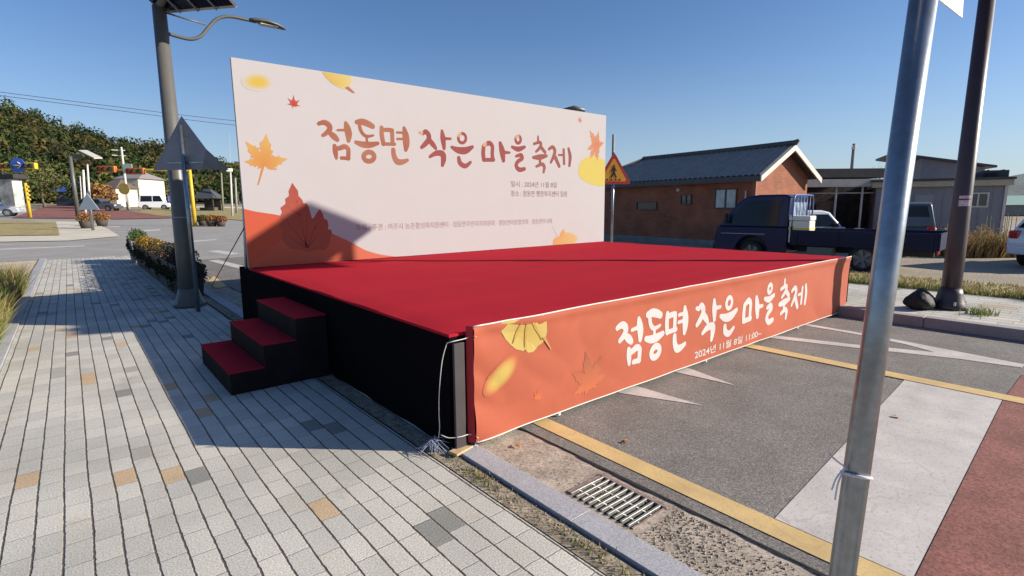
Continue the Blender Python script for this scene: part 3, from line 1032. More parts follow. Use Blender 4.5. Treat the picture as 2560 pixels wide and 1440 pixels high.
STROKES = [[0,[[90.1,274.3,2.6],[94.4,276.1,3.1],[99.3,276.5,3.7],[104.4,273.4,3.9],[105.2,268.4,3.6],[101.1,263.3,3.2],[94.8,258.8,2.4]]],[0,[[107.1,261.2,3.8],[111.1,258.2,4.5],[115.1,254.5,3.2]]],[0,[[116.3,267.7,1.5],[126.6,268.8,1.9]]],[0,[[129.2,279.2,2.3],[131.1,272.0,4.8],[132.6,263.2,5.0],[131.9,253.8,2.7]]],[0,[[110.7,245.7,2.8],[111.4,237.2,3.6],[112.4,228.4,2.1]]],[0,[[111.6,241.7,2.7],[118.0,242.8,3.3],[125.2,245.5,3.5],[130.6,242.9,3.1],[130.7,236.1,3.1],[130.2,228.5,2.7]]],[0,[[119.9,229.1,2.5],[130.7,229.1,2.7]]],[0,[[146.2,281.5,3.3],[154.8,282.7,4.6],[163.9,280.5,4.6],[170.5,277.6,3.8]]],[0,[[150.0,276.6,2.6],[152.4,268.5,2.6],[159.6,262.6,2.4],[171.1,264.6,1.6]]],[0,[[160.3,260.0,1.8],[160.3,253.1,1.8]]],[0,[[143.3,252.7,2.8],[153.1,250.3,4.4],[164.8,250.5,4.5],[177.8,253.6,2.7]]],[1,[[170.8,233.6,3.6],[169.8,230.7,3.6],[167.3,228.2,3.6],[163.9,226.8,3.6],[160.2,226.6,3.6],[156.9,227.7,3.6],[154.8,229.9,3.5],[154.1,232.8,3.5],[155.1,235.7,3.5],[157.5,238.1,3.5],[160.9,239.6,3.6],[164.6,239.8,3.6],[167.9,238.7,3.6],[170.1,236.5,3.6]]],[0,[[185.0,277.3,2.9],[184.9,265.7,3.5],[186.9,253.3,3.3]]],[0,[[186.2,273.5,3.1],[194.5,274.6,3.1],[201.6,274.4,3.2]]],[0,[[202.1,274.4,3.2],[202.2,263.8,3.2],[202.3,254.3,3.2]]],[0,[[186.5,253.3,2.5],[205.6,254.1,2.5]]],[0,[[210.5,272.0,1.8],[221.4,272.3,1.8]]],[0,[[210.5,262.4,1.8],[221.0,262.9,1.8]]],[0,[[223.1,279.7,2.6],[225.4,267.9,5.6],[225.8,255.9,5.4],[224.5,246.5,2.8]]],[0,[[203.0,245.6,3.4],[203.9,236.1,4.0],[208.9,228.3,4.7],[217.6,227.9,4.1],[226.6,231.2,2.6]]],[0,[[250.5,275.1,2.0],[256.1,274.0,3.0]]],[0,[[256.8,274.0,2.6],[261.2,277.4,3.6],[266.4,272.9,4.1],[266.6,265.6,4.1],[259.8,257.9,4.0],[253.1,252.3,2.8]]],[0,[[268.0,263.9,4.1],[274.3,258.2,4.2],[279.3,252.4,2.7]]],[0,[[292.2,280.9,2.4],[293.8,268.8,4.9],[295.4,253.3,2.9]]],[0,[[298.6,269.2,2.4],[308.6,269.6,2.0]]],[0,[[267.8,238.5,2.4],[279.8,244.6,4.2],[291.8,244.4,5.0],[293.8,236.3,5.0],[291.2,225.9,2.9]]],[1,[[339.6,272.8,2.6],[338.7,269.4,2.6],[336.5,266.5,2.6],[333.4,264.8,2.6],[330.0,264.6,2.6],[326.9,265.9,2.6],[324.9,268.4,2.6],[324.2,271.7,2.6],[325.1,275.0,2.6],[327.3,277.8,2.6],[330.4,279.6,2.6],[333.8,279.8,2.6],[336.8,278.6,2.6],[338.9,276.1,2.6]]],[0,[[310.5,256.2,2.5],[322.9,252.1,5.3],[338.1,252.4,5.9],[352.9,259.2,2.9]]],[0,[[324.1,239.3,3.4],[326.8,230.8,4.3],[337.4,226.5,4.0],[348.2,233.3,2.6]]],[0,[[377.3,262.9,3.8],[375.7,250.9,4.1],[376.8,239.0,3.8]]],[0,[[379.8,264.4,3.4],[389.4,268.0,4.2],[396.2,262.8,3.8],[395.7,250.7,3.7],[396.7,240.0,3.9]]],[0,[[376.8,238.7,3.3],[398.5,239.8,3.4]]],[0,[[414.0,269.4,3.5],[418.3,256.0,6.3],[421.1,239.7,3.8]]],[0,[[423.7,254.0,3.0],[435.6,254.3,2.1]]],[1,[[462.5,279.3,2.8],[461.9,276.5,2.8],[460.1,274.1,2.8],[457.6,272.7,2.8],[454.9,272.5,2.8],[452.4,273.6,2.7],[450.7,275.7,2.7],[450.1,278.4,2.7],[450.7,281.2,2.7],[452.4,283.6,2.7],[454.9,285.0,2.7],[457.7,285.2,2.8],[460.2,284.1,2.8],[461.9,282.0,2.8]]],[0,[[441.6,264.6,2.6],[456.2,261.6,4.7],[471.9,266.5,3.0]]],[0,[[451.3,248.9,2.6],[462.7,251.3,3.9],[465.6,245.4,3.8],[455.1,239.2,3.8],[451.2,231.3,3.9],[458.8,224.8,4.3],[471.3,226.7,3.5]]],[0,[[505.9,288.1,1.9],[505.9,277.6,2.4]]],[0,[[495.4,273.6,2.5],[511.0,277.6,2.9],[513.0,271.6,3.3],[507.4,264.8,3.1],[500.9,260.1,2.5]]],[0,[[513.0,269.0,3.6],[524.3,260.0,3.3]]],[0,[[493.9,248.6,3.0],[511.0,250.2,5.3],[527.9,253.3,3.0]]],[0,[[511.0,247.6,2.8],[511.0,237.4,2.8]]],[0,[[501.3,232.3,2.4],[516.2,237.2,3.6],[522.3,232.0,3.7],[520.3,222.3,2.6]]],[0,[[534.7,266.4,2.8],[544.1,271.0,3.5],[550.5,264.4,3.9],[547.4,253.8,3.7],[539.6,241.6,2.5]]],[0,[[551.7,251.8,4.3],[562.6,235.5,3.6]]],[0,[[560.9,256.8,2.0],[573.3,257.4,2.2]]],[0,[[574.7,267.8,2.9],[576.3,240.9,3.3]]],[0,[[588.6,270.4,3.1],[593.3,255.4,4.3],[591.5,237.8,3.2]]]]
STROKES = [(c, [(x / 100, z / 100, w / 100) for x, z, w in q]) for c, q in STROKES]
STEP = .0095
title_field = stroke_field(STROKES, .85, 2.16, 6.0, 2.95, STEP)


def title_col(x, z):
    h = .5 + .5 * math.sin(x * 7.3 + z * 13) * math.sin(x * 3.1 - z * 5)
    if x < 2.35:
        a, b = (0.268, 0.090, 0.057), (0.309, 0.134, 0.084)
    elif x < 4.9:
        a, b = (0.228, 0.057, 0.057), (0.249, 0.067, 0.060)
    else:
        a, b = (0.221, 0.071, 0.064), (0.242, 0.087, 0.074)
    for lx, lz in ((2.515, 2.75), (3.26, 2.78), (3.79, 2.66), (4.54, 2.84)):
        if math.hypot(x - lx, z - lz) < .05:
            return (0.369, 0.242, 0.148)
    return tuple((p + (q - p) * h) * .88 for p, q in zip(a, b))


contour_mesh(title_field, .85, 2.16, STEP, lambda x, z: B(x, z, 3), title_col).build("title_lettering", M_print, bd)
ink = lambda x, z: (.17, .10, .10)
ink2 = lambda x, z: (.30, .20, .195)
font_mesh("일시 : 2024년 11월 8일", 4.38, 5.56, 1.93, 2.04, lambda x, z: B(x, z, 2), ink).build("date_lettering", M_print, bd)
font_mesh("장소 : 점동면 행정복지센터 일원", 4.38, 5.85, 1.758, 1.868, lambda x, z: B(x, z, 2), ink).build("venue_lettering", M_print, bd)
font_mesh("주최 · 주관 : 여주시 농촌활성화지원센터 · 점동면주민자치위원회 · 점동면이장협의회 · 점동면부녀회", 1.36, 5.43, 1.235, 1.335, lambda x, z: B(x, z, 3), ink2).build("host_lettering", M_print, bd)

# ------------------------------------------------------------------ front banner
bn = thing("front_banner", "long orange festival banner tied along the front of the stage", "banner", (3.3, 0, 0))
NX0, NX1, NZ0, NZ1 = 0.0, 6.72, .04, .832


def ban_y(x, z):
    e0 = math.exp(-((x - NX0) / .5))
    v = .006 * math.sin(x * 2.1 + 1) + .004 * math.sin(x * 5.3 + z * 6) + .003 * math.sin(z * 9 + x)
    v += .005 * math.sin(x * 3.3 - z * 9) * math.exp(-((z - .78) / .3) ** 2) + e0 * .016 * math.sin((z * 11) + x * 9) + .006 * math.exp(-((x - 6.3) / .2) ** 2) * math.sin(z * 17)
    hem = .012 * math.exp(-((NZ1 - .03 - z) / .03) ** 2)
    return -hem - abs(v) * .9


def N(x, z, off=0.0):
    return (x - 3.3, ban_y(x, z) - off, z)


M_banner = mat("orange_banner_cloth", (.368, .090, .048), .72, noise=[(1.6, .07), (9, .03)], spec=.25)
cl = MB()
nx, nz_ = 260, 30
vs = [N(NX0 + (NX1 - NX0) * i / nx, NZ0 + (NZ1 - NZ0) * k / nz_) for i in range(nx + 1) for k in range(nz_ + 1)]
fs = [(i * (nz_ + 1) + k, (i + 1) * (nz_ + 1) + k, (i + 1) * (nz_ + 1) + k + 1, i * (nz_ + 1) + k + 1) for i in range(nx) for k in range(nz_)]
cl.add(vs, fs, True)
cl.build("cloth", M_banner, bn, fix=False)
# turned-back red side hem and white cord along the edges
M_redhem = mat("red_hem", (.42, .02, .03), .8)
hm = MB(); hm.add([N(NX0 - .004, z) for z in (NZ0, NZ1)] + [(NX0 - 3.3 - .03, .035, z) for z in (NZ1, NZ0)], [(0, 1, 2, 3)])
hm.build("side_hem", M_redhem, bn)
M_cord = mat("white_cord", (.62, .58, .54), .8)
cd = MB()
cd.tube([N(NX0 + (NX1 - NX0) * i / 120, NZ0 + .001, .002) for i in range(121)], .005, 6)
cd.tube([N(NX0 + (NX1 - NX0) * i / 120, NZ1 - .001, .002) for i in range(121)], .006, 6)
cd.build("edge_cord", M_cord, bn)
ORANGE = (.368, .090, .048)
ba = MB()
NN = lambda x, z: N(x, z, .003)
def ban_fill(pts, col, off):
    tri = tessellate_polygon([[Vector((x, z, 0)) for x, z in pts]])
    ba.add([N(x, z, off) for x, z in pts], [tuple(t_) for t_ in tri], col=[col(x, z) if callable(col) else col for x, z in pts])


# yellow ginkgo leaf hanging from the top hem
gk = [(.225, .826), (.235, .755), (.27, .70), (.315, .652), (.365, .612), (.43, .588), (.445, .60), (.47, .568), (.52, .565), (.555, .585), (.565, .60), (.60, .612), (.635, .64), (.645, .70), (.635, .77), (.60, .829)]
fan(ba, lambda x, z: N(x, z, .0022), (.47, .72), gk, (0.443, 0.295, 0.081), (0.456, 0.349, 0.114), ((0, 0), (.5, .5), (1, 1)))
ban_fill([(.60, .66), (.63, .66), (.70, .555), (.69, .552)], (0.443, 0.242, 0.094), .006)
for a_, b_ in (((.33, .66), (.40, .80)), ((.44, .61), (.45, .79)), ((.60, .64), (.50, .79))):
    ban_fill([(a_[0] - .004, a_[1]), (a_[0] + .006, a_[1]), (b_[0] + .004, b_[1]), (b_[0] - .004, b_[1])], (0.416, 0.242, 0.067), .006)
fan(ba, lambda x, z: N(x, z, .0022), (.225, .455), ell(.225, .455, .185, .085, .62), (0.443, 0.316, 0.087), ORANGE)
def faint(cx_, cz_, R, rot, top):
    o_ = maple(cx_, cz_, R, rot, narrow=.42)
    shape_print(ba, lambda x, z: N(x, z, .002), o_, lambda x, z: tuple(p + (q - p) * min(1, max(0, ((z - cz_) / R + .35) / 1.2)) for p, q in zip((0.482, 0.133, 0.060), top)), R * .025)
faint(1.13, .20, .28, -.2, (0.258, 0.086, 0.052))
faint(.56, .215, .07, .2, (0.396, 0.095, 0.047))
ba.build("printed_leaves", M_print, bn)
for tx in (.80, 2.9, 5.1):
    tb_ = MB(); tb_.box((tx - 3.3, .006, NZ0 - .012), (.022, .008, .034)); tb_.build("tie_tab", M_cord, bn)
wcol = lambda x, z: (.50, .465, .455)
contour_mesh(title_field - .006, .85, 2.16, STEP, lambda x, z: N(1.45 + (x - .9) * .752, .205 + (z - 2.215) * .735, .0022), wcol).build("title_lettering", M_print, bn)
font_mesh("2024년 11월 8일 11:00~", 2.66, 4.06, .088, .172, lambda x, z: N(x, z, .0022), wcol, .012).build("date_lettering", M_print, bn)

# cord ties at the near corner, dropping to a heap on the paving
tc_ = MB()
tc_.tube(smooth_line([N(.012, .765, .008), (0 - 3.3, .02, .762), (-.05 - 3.3, .018, .755), (-.135 - 3.3, .02, .752), (-.165 - 3.3, .05, .74)], 4), .0032, 6)
tc_.tube(smooth_line([(-.165 - 3.3, .05, .74), (-.185 - 3.3, .08, .62), (-.2 - 3.3, .10, .42), (-.205 - 3.3, .105, .27), (-.20 - 3.3, .11, .17), (-.21 - 3.3, .11, .10)], 5), .0028, 6)
tc_.tube(smooth_line([N(.012, .075, .008), (-.02 - 3.3, .016, .098), (-.10 - 3.3, .018, .103), (-.165 - 3.3, .06, .10), (-.20 - 3.3, .10, .12)], 4), .0032, 6)
tc_.tube(smooth_line([N(.01, .05, .01), (.0 - 3.3, -.005, .03), (.015 - 3.3, -.02, .008)], 4), .003, 6)
tc_.build("tie_cord", M_cord, bn)
hp = MB()
for k in range(22):
    a = rnd.uniform(0, 6.28); r_ = rnd.uniform(.03, .13)
    c0 = Vector((-.235, .13, .02))
    p = [c0 + Vector((r_ * math.cos(a), r_ * math.sin(a), rnd.uniform(-.012, .03))), c0 + Vector((rnd.uniform(-.04, .04), rnd.uniform(-.04, .04), rnd.uniform(.02, .08))),
         c0 + Vector((r_ * math.cos(a + 2), r_ * math.sin(a + 2), rnd.uniform(-.012, .02)))]
    hp.tube(smooth_line(p, 4), .0018, 5)
tag(hp.build("rope_heap", mat("blue_grey_string", (.30, .33, .42), .9), fix=False), "tangled heap of pale string lying at the near corner of the stage", "string")
wb = MB(); wb.box((0, 0, 0), (.16, .075, .018))
o = wb.build("wooden_shim", mat("raw_wood", (.47, .33, .18), .8, noise=(20, .25)), bevel=.003)
o.location = (-.10, .015, .014); o.rotation_euler = (0, .02, .22)
tag(o, "small wooden board wedged under the near corner of the stage", "board")

# ------------------------------------------------------------------ foliage helpers
M_leaf = attr_mat("leaf_colours", .75, .25)
M_grassblade = attr_mat("grass_colours", .85, .2)


def jit(c, a):
    k = 1 + rnd.uniform(-a, a)
    return tuple(max(0, v * k * (1 + rnd.uniform(-a, a) * .4)) for v in c)


def leaves(mb, c, rad, n, size, cols, shell=.35, flat=1.0, out_bias=.6):
    """many small leaf faces spread through an ellipsoid"""
    c = Vector(c)
    for _ in range(n):
        while True:
            p = Vector((rnd.uniform(-1, 1), rnd.uniform(-1, 1), rnd.uniform(-1, 1)))
            if shell * rnd.random() < p.length < 1:
                break
        q = c + Vector((p.x * rad[0], p.y * rad[1], p.z * rad[2]))
        nn = (p.normalized() * out_bias + Vector((rnd.gauss(0, 1), rnd.gauss(0, 1), rnd.gauss(0, 1))) * .6).normalized()
        t = nn.cross(Vector((rnd.gauss(0, 1), rnd.gauss(0, 1), rnd.gauss(0, 1)))).normalized()
        b = nn.cross(t)
        s_ = size * rnd.uniform(.6, 1.35)
        col = jit(rnd.choice(cols), .22)
        mb.add([q - t * s_, q - b * s_ * .55 * flat, q + t * s_, q + b * s_ * .55 * flat], [(0, 1, 2, 3)], col=col)


def blades(mb, n, area, h, w, cols, zf=None, lean=.35):
    for _ in range(n):
        x, y = area()
        z = zf(x, y) if zf else gz(y)
        hh = h * rnd.uniform(.45, 1.25)
        a = rnd.uniform(0, 6.28)
        dx, dy = math.cos(a) * w / 2, math.sin(a) * w / 2
        lx, ly = rnd.gauss(0, lean) * hh, rnd.gauss(0, lean) * hh
        col = jit(rnd.choice(cols), .25)
        mb.add([(x - dx, y - dy, z), (x + dx, y + dy, z), (x + dx * .6 + lx * .4, y + dy * .6 + ly * .4, z + hh * .6), (x - dx * .6 + lx * .4, y - dy * .6 + ly * .4, z + hh * .6), (x + lx, y + ly, z + hh)],
               [(0, 1, 2, 3), (3, 2, 4)], col=col)


def tree(name, label, cat, loc, h, r, crown_cols, trunk_h=.35, n=900, size=.12, group=None, lumps=7, squash=1.0):
    t = thing(name, label, cat, loc, rnd.uniform(0, 6), group)
    tk = MB()
    tk.tube([(0, 0, -.1), (.02 * h, 0, trunk_h * h * .6), (0, .02 * h, trunk_h * h), (.01 * h, 0, h * .7)], [.035 * h, .027 * h, .02 * h, .008 * h], 8)
    for k in range(5):
        a = k * 1.26 + rnd.random()
        tk.tube([(0, 0, h * rnd.uniform(.3, .5)), (math.cos(a) * r * .4, math.sin(a) * r * .4, h * .6), (math.cos(a) * r * .7, math.sin(a) * r * .7, h * .75)], [.013 * h, .009 * h, .003 * h], 6)
    tk.build("trunk", mat("bark", (.13, .10, .075), .95, noise=(12, .3)), t)
    cr = MB()
    zc = h * (trunk_h + 1) / 2
    for k in range(lumps):
        a = k * 2.4
        rr = r * (.62 if k else .2)
        zz = zc + (k / max(1, lumps - 1) - .5) * h * (1 - trunk_h) * .62
        q = 1 - abs((zz - zc) / (h * .6)) * .5
        leaves(cr, (math.cos(a) * rr * q, math.sin(a) * rr * q, zz), (r * .52, r * .52, r * .45 * squash), n // lumps, size, crown_cols)
    cr.build("crown", M_leaf, t, fix=False)
    return t


# ------------------------------------------------------------------ street lamps with solar panels
M_lampgrey = mat("lamp_grey_paint", (.105, .10, .092), .42, .0, noise=(6, .08))
M_lampbrown = mat("lamp_brown_paint", (.046, .030, .033), .4, .0, noise=(6, .1))
M_panel = mat("solar_cells", (.012, .016, .04), .18, .2)
M_alu = mat("aluminium", (.55, .55, .55), .4, .8)
M_lens = mat("lamp_lens", (.5, .48, .4), .2)


def street_lamp(label, loc, paint, panel, height=4.75, side=1, k=1.0):
    """panel: four corners relative to the base"""
    t = thing("street_lamp", label, "street lamp", loc)
    p = MB(); p.tube([(0, 0, 0), (0, 0, .9), (0, 0, height)], [.135 * k, .128 * k, .092 * k], 28); p.build("pole", paint, t)
    b = MB(); b.tube([(0, 0, 0), (0, 0, .05), (0, 0, .10), (0, 0, .22), (0, 0, .30)], [.235 * k, .232 * k, .20 * k, .165 * k, .14 * k], 24); b.build("base_cover", paint, t)
    for q_ in range(4):
        a = q_ * 1.571 + .5
        n = MB(); n.tube([(math.cos(a) * .205 * k, math.sin(a) * .205 * k, .07), (math.cos(a) * .205 * k, math.sin(a) * .205 * k, .12)], .018, 6, smooth=False); n.build("anchor_bolt", M_steel, t)
    if side > 0:
        bd_ = MB(); bd_.tube([(0, 0, 1.44), (0, 0, 1.455)], .1265, 24); bd_.build("band", mat("pale_band", (.35, .34, .33), .6), t)
    c = [Vector(q) for q in panel]
    nrm = (c[1] - c[0]).cross(c[3] - c[0]).normalized()
    if nrm.z < 0:
        nrm = -nrm
    sp = MB()
    sp.add([q + nrm * .035 for q in c] + [q + nrm * .012 for q in c], [(0, 1, 2, 3), (7, 6, 5, 4)] + [(i, (i + 1) % 4, (i + 1) % 4 + 4, i + 4) for i in range(4)])
    spo = sp.build("solar_panel", M_panel, t)
    fr_ = MB()
    for i in range(4):
        a_, b_ = c[i], c[(i + 1) % 4]
        fr_.tube([a_ + nrm * .02, b_ + nrm * .02], .026, 4, smooth=False)
    for s_ in (.25, .5, .75):
        fr_.tube([c[0].lerp(c[1], s_) - nrm * .02, c[3].lerp(c[2], s_) - nrm * .02], .018, 4, smooth=False)
    fr_.build("panel_frame", M_alu, spo)
    br = MB()
    ctr = sum(c, Vector()) / 4
    top = Vector((0, 0, height))
    br.tube([top - Vector((0, 0, .06)), top, ctr - nrm * .04], [.07, .06, .04], 10)
    br.build("panel_bracket", paint, t)
    if True:
        am = MB()
        pts = [(.09, 0, 4.225), (.36, 0, 4.20), (.52, 0, 4.27), (.64, 0, 4.42), (.78, 0, 4.58), (.96, 0, 4.655), (1.22, 0, 4.66), (1.36, 0, 4.655)]
        am.tube(smooth_line([(side * q[0], q[1], q[2]) for q in pts], 5), .026, 10)
        am.build("arm", paint, t)
        rd = MB(); rd.tube([(side * .09, 0, 4.525), (side * .62, 0, 4.46)], .013, 8); rd.build("brace_rod", paint, t)
        hd = MB()
        L = [(1.26, .035, 4.66, .03), (1.34, .07, 4.668, .05), (1.52, .12, 4.668, .06), (1.68, .11, 4.652, .045), (1.80, .06, 4.63, .03), (1.845, .02, 4.62, .012)]
        vs, fs = [], []
        for (x, w, z, th) in L:
            for j in range(12):
                a = 2 * math.pi * j / 12
                vs.append((side * x, math.cos(a) * w, z + math.sin(a) * th * (1 if math.sin(a) > 0 else .45)))
        for i in range(len(L) - 1):
            for k in range(12):
                fs.append((i * 12 + k, i * 12 + (k + 1) % 12, (i + 1) * 12 + (k + 1) % 12, (i + 1) * 12 + k))
        fs += [tuple(range(12))[::-1], tuple(range(60, 72))]
        hd.add(vs, fs, True)
        ho = hd.build("lamp_head", paint, t)
        ln = MB(); ln.box((side * 1.56, 0, 4.632), (.28, .14, .012)); ln.build("lens", M_lens, ho)
    return t


q0 = Vector((.06, .12, 4.55))
e1 = Vector((.64, -.77, 0)) * 1.25
e2 = Vector((-.72, -.60, .40)) * 1.0
street_lamp("grey street lamp post with curved arm beside the flower planters", (-.54, 7.22, 0), M_lampgrey, [q0, q0 + e1, q0 + e1 + e2, q0 + e2], height=4.60)
# the shaded-pole lamp on the far footway: its panel throws the large shadow on the backdrop
bl = street_lamp("dark brown street lamp pole on the far footway", (7.42, -1.06, .122), M_lampbrown,
                 [(-.72, .18, 5.21), (.22, .18, 4.83), (.22, -1.35, 4.83), (-.72, -1.35, 5.21)], height=4.95, side=-1, k=.86)
stk = MB()
for (z0, z1, c_) in ((1.52, 1.56, 0), (1.42, 1.50, 1)):
    vs = []
    for k in range(7):
        a = math.radians(172 + k * 12)
        for z in (z0, z1):
            vs.append((math.cos(a) * .1075, math.sin(a) * .1075, z))
    stk.add(vs, [(2 * k, 2 * k + 2, 2 * k + 3, 2 * k + 1) for k in range(6)])
stk.build("sticker", mat("pale_sticker", (.55, .42, .48), .7, noise=(40, .4)), bl)
# black bag next to the brown pole
bg = MB()
vs, fs = [], []
NS = 18
for j in range(9):
    v = j / 8
    for k in range(NS):
        a = 2 * math.pi * k / NS
        rr = math.sin(math.pi * min(1, .12 + v * .88)) ** .6 if v < 1 else .12
        wob = 1 + .14 * math.sin(3 * a + v * 5) + .08 * math.sin(7 * a)
        vs.append((math.cos(a) * .22 * rr * wob, math.sin(a) * .17 * rr * wob, .24 * v + (.10 * max(0, v - .8) * 5 * .5)))
for j in range(8):
    for k in range(NS):
        fs.append((j * NS + k, j * NS + (k + 1) % NS, (j + 1) * NS + (k + 1) % NS, (j + 1) * NS + k))
fs += [tuple(range(NS))[::-1], tuple(range(8 * NS, 9 * NS))]
bg.add(vs, fs, True)
o = bg.build("rubbish_bag", mat("black_plastic", (.014, .013, .012), .7, noise=(12, .3), bump=(9, .9, .05)))
o.location = (7.10, -.80, .124)
tag(o, "crumpled black bag lying against the foot of the brown lamp pole", "bag")

# ------------------------------------------------------------------ galvanised post in the foreground
pA, pB = far(2105, 1440, 1.34), far(2308, 0, 1.285)
ax = (pB - pA).normalized()
foot = pA + ax * ((-pA.z) / ax.z)
gp = thing("sign_post", "close galvanised steel post carrying a white sign plate", "sign post", foot)
M_galv = mat("galvanised_tube", (.27, .29, .315), .31, .85, noise=[(9, .16), (45, .10)], bump=(30, .08, .004))
tb = MB(); tb.tube([Vector((0, 0, 0)), ax * (2.75 / ax.z)], .0295, 36); tb.build("post", M_galv, gp)
sp_ = MB()
# white sign plate: its lower corner shows beside the post
cA = far(2406, 44, 1.36) - foot
ex = Vector((.80, .60, 0)); 
uu = (far(2340, -8, 1.30) - foot - cA)
pl = [cA, cA + uu * 2.2, cA + uu * 2.2 + Vector((0, 0, .42)), cA + Vector((.03, .03, .48))]
nn = (pl[1] - pl[0]).cross(pl[3] - pl[0]).normalized()
sp_.add([q for q in pl] + [q + nn * .003 for q in pl], [(0, 1, 2, 3), (7, 6, 5, 4)] + [(i, (i + 1) % 4, (i + 1) % 4 + 4, i + 4) for i in range(4)])
sp_.build("sign_plate", mat("white_sign_plate", (.78, .78, .76), .5), gp)
# string tied round the post
rg = MB()
zc = far(2135, 1185, 1.335) - foot
up = ax
a1 = up.cross(Vector((0, 1, 0))).normalized(); a2 = up.cross(a1).normalized()
cpt = ax * (zc.z / ax.z)
rg.tube([cpt + (a1 * math.cos(a) + a2 * math.sin(a)) * .0318 + up * .006 * math.sin(a * 1.0 + 1) for a in [2 * math.pi * k / 30 for k in range(31)]], .0042, 6, caps=False)
left = far(2103, 1165, 1.335) - foot
for dx, dz in ((-.018, .03), (-.012, -.06), (-.004, -.085)):
    e_ = Vector(R3 @ np.array([dx - .012, dz, 0]))
    rg.tube(smooth_line([left + Vector(R3 @ np.array([.004, 0, .01])), left + e_ * .5 + Vector(R3 @ np.array([-.006, .004, .01])), left + e_], 4), .0022, 5)
knob = far(2166, 1188, 1.318) - foot
rg.tube([knob - Vector(R3 @ np.array([.006, 0, 0])), knob + Vector(R3 @ np.array([.006, 0, 0]))], .0075, 8)
o = rg.build("tied_string", mat("white_string", (.62, .58, .62), .7), fix=False)
o.location = foot
tag(o, "white string knotted round the galvanised post", "string")

# ------------------------------------------------------------------ triangular sign seen from behind
def tri_round(R, rc, n=5):
    pts = []
    for k in range(3):
        a = math.radians(90 + 120 * k)
        cx_, cz_ = math.cos(a) * (R - 2 * rc), math.sin(a) * (R - 2 * rc)
        for j in range(n + 1):
            b = a + math.radians(-60 + 120 * j / n)
            pts.append((cx_ + math.cos(b) * rc, cz_ + math.sin(b) * rc))
    return pts


def warning_sign(label, loc, ang, R, zc, post_h, face, back, post_r=.03, sx=1.0, bend=False, front=True):
    """the sign face looks along its local -Y after turning by ang"""
    t = thing("warning_sign", label, "road sign", loc, ang)
    p = MB(); p.tube([(0, 0, 0), (0, 0, post_h)], post_r, 14); p.build("post", M_galv, t)
    rr = tri_round(R, R * .10)
    yy = -.055
    pl_ = MB()

    def bent(x, z, y):
        if bend:
            d_ = (x * .78 + (-z) * .62) - .30 * R * 2
            if d_ > 0:
                return (x - .2 * d_, y - .75 * d_, z + .15 * d_)
        return (x, y, z)
    if bend:
        grid = MB()
        # plate split along the crease so that the corner can be turned
        A, Bp, C3 = [Vector((-math.cos(a) * R * sx, 0, math.sin(a) * R)) for a in (math.pi / 2, math.pi * 7 / 6, math.pi * 11 / 6)]
        c1 = A.lerp(C3, .62); c2 = Bp.lerp(C3, .72)
        tip = C3 + Vector((.03, -.22, .0))
        for y_ in (yy, yy + .003):
            o_ = Vector((0, y_, zc))
            pl_.add([A + o_, Bp + o_, c2 + o_, c1 + o_], [(0, 1, 2, 3)])
            pl_.add([c1 + o_, c2 + o_, tip + o_], [(0, 1, 2)])
    else:
        pl_.prism(rr, lambda x, z: (x * sx, yy, z + zc), lambda x, z: (x * sx, yy + .003, z + zc))
    pl_.build("plate", back, t, fix=not bend)
    if front:
        f1 = MB(); f1.poly([(x * sx, yy - .002, z + zc) for x, z in tri_round(R * .985, R * .10)]); f1.build("red_border", face[0], t)
        f2 = MB(); f2.poly([(x * sx, yy - .004, z + zc) for x, z in tri_round(R * .74, R * .07)]); f2.build("yellow_field", face[1], t)
    for z in (-.3 * R, .45 * R):
        bk = MB()
        w = R * (.72 if z < 0 else .2)
        bk.box((0, yy + .012, zc + z), (w * 2 * .8, .012, .022))
        bk.build("bracket", M_galv, t)
    return t


M_signred = mat("sign_red", (.42, .03, .02), .5, noise=(9, .1))
M_signyel = mat("sign_yellow", (.72, .30, .02), .5, noise=(9, .1))
M_signback = mat("sign_back", (.22, .23, .27), .55, .4, noise=(5, .1))
warning_sign("grey back of a bent triangular road sign beside the grey lamp post", (-.52, 6.60, 0), math.radians(132), .52, 2.42, 2.80, (M_signred, M_signyel), M_signback, sx=1.26, bend=True, front=False, post_r=.03)

# pedestrian crossing sign at the right of the backdrop
ps = warning_sign("yellow and red triangular pedestrian crossing sign on a white post", (8.66, 6.0, .122), math.radians(-38), .53, 2.24, 2.75, (M_signred, M_signyel), M_signback, post_r=.032)
M_pict = mat("pictogram_black", (.015, .013, .012), .6)
pk = MB()
yy, zc, k_ = -.062, 2.24, .53


def pbar(a, b, w0, w1):
    a, b = Vector((a[0], 0, a[1])), Vector((b[0], 0, b[1]))
    d_ = (b - a).normalized(); s_ = Vector((-d_.z, 0, d_.x))
    pk.prism([(0, 0)] * 0 or [tuple((a + s_ * w0).xz), tuple((a - s_ * w0).xz), tuple((b - s_ * w1).xz), tuple((b + s_ * w1).xz)],
             lambda x, z: (x * k_, yy, z * k_ + zc), lambda x, z: (x * k_, yy - .0015 - .0004 * len(pk.f) / 30, z * k_ + zc))


pk.poly([(math.cos(a) * .05 * k_, yy - .003, (.345 + math.sin(a) * .055) * k_ + zc) for a in [i * .5236 for i in range(12)]])
pbar((0, .29), (.0, .02), .07, .05)
pbar((-.01, .03), (-.13, -.21), .045, .028); pbar((.01, .03), (.13, -.20), .045, .028)
pbar((-.02, .27), (-.13, .07), .025, .018); pbar((.02, .27), (.13, .10), .025, .018)
for i in range(4):
    x = -.30 + i * .2
    pbar((x - .03, -.255), (x + .03, -.325), .033, .033)
pk.build("pictogram", M_pict, ps)

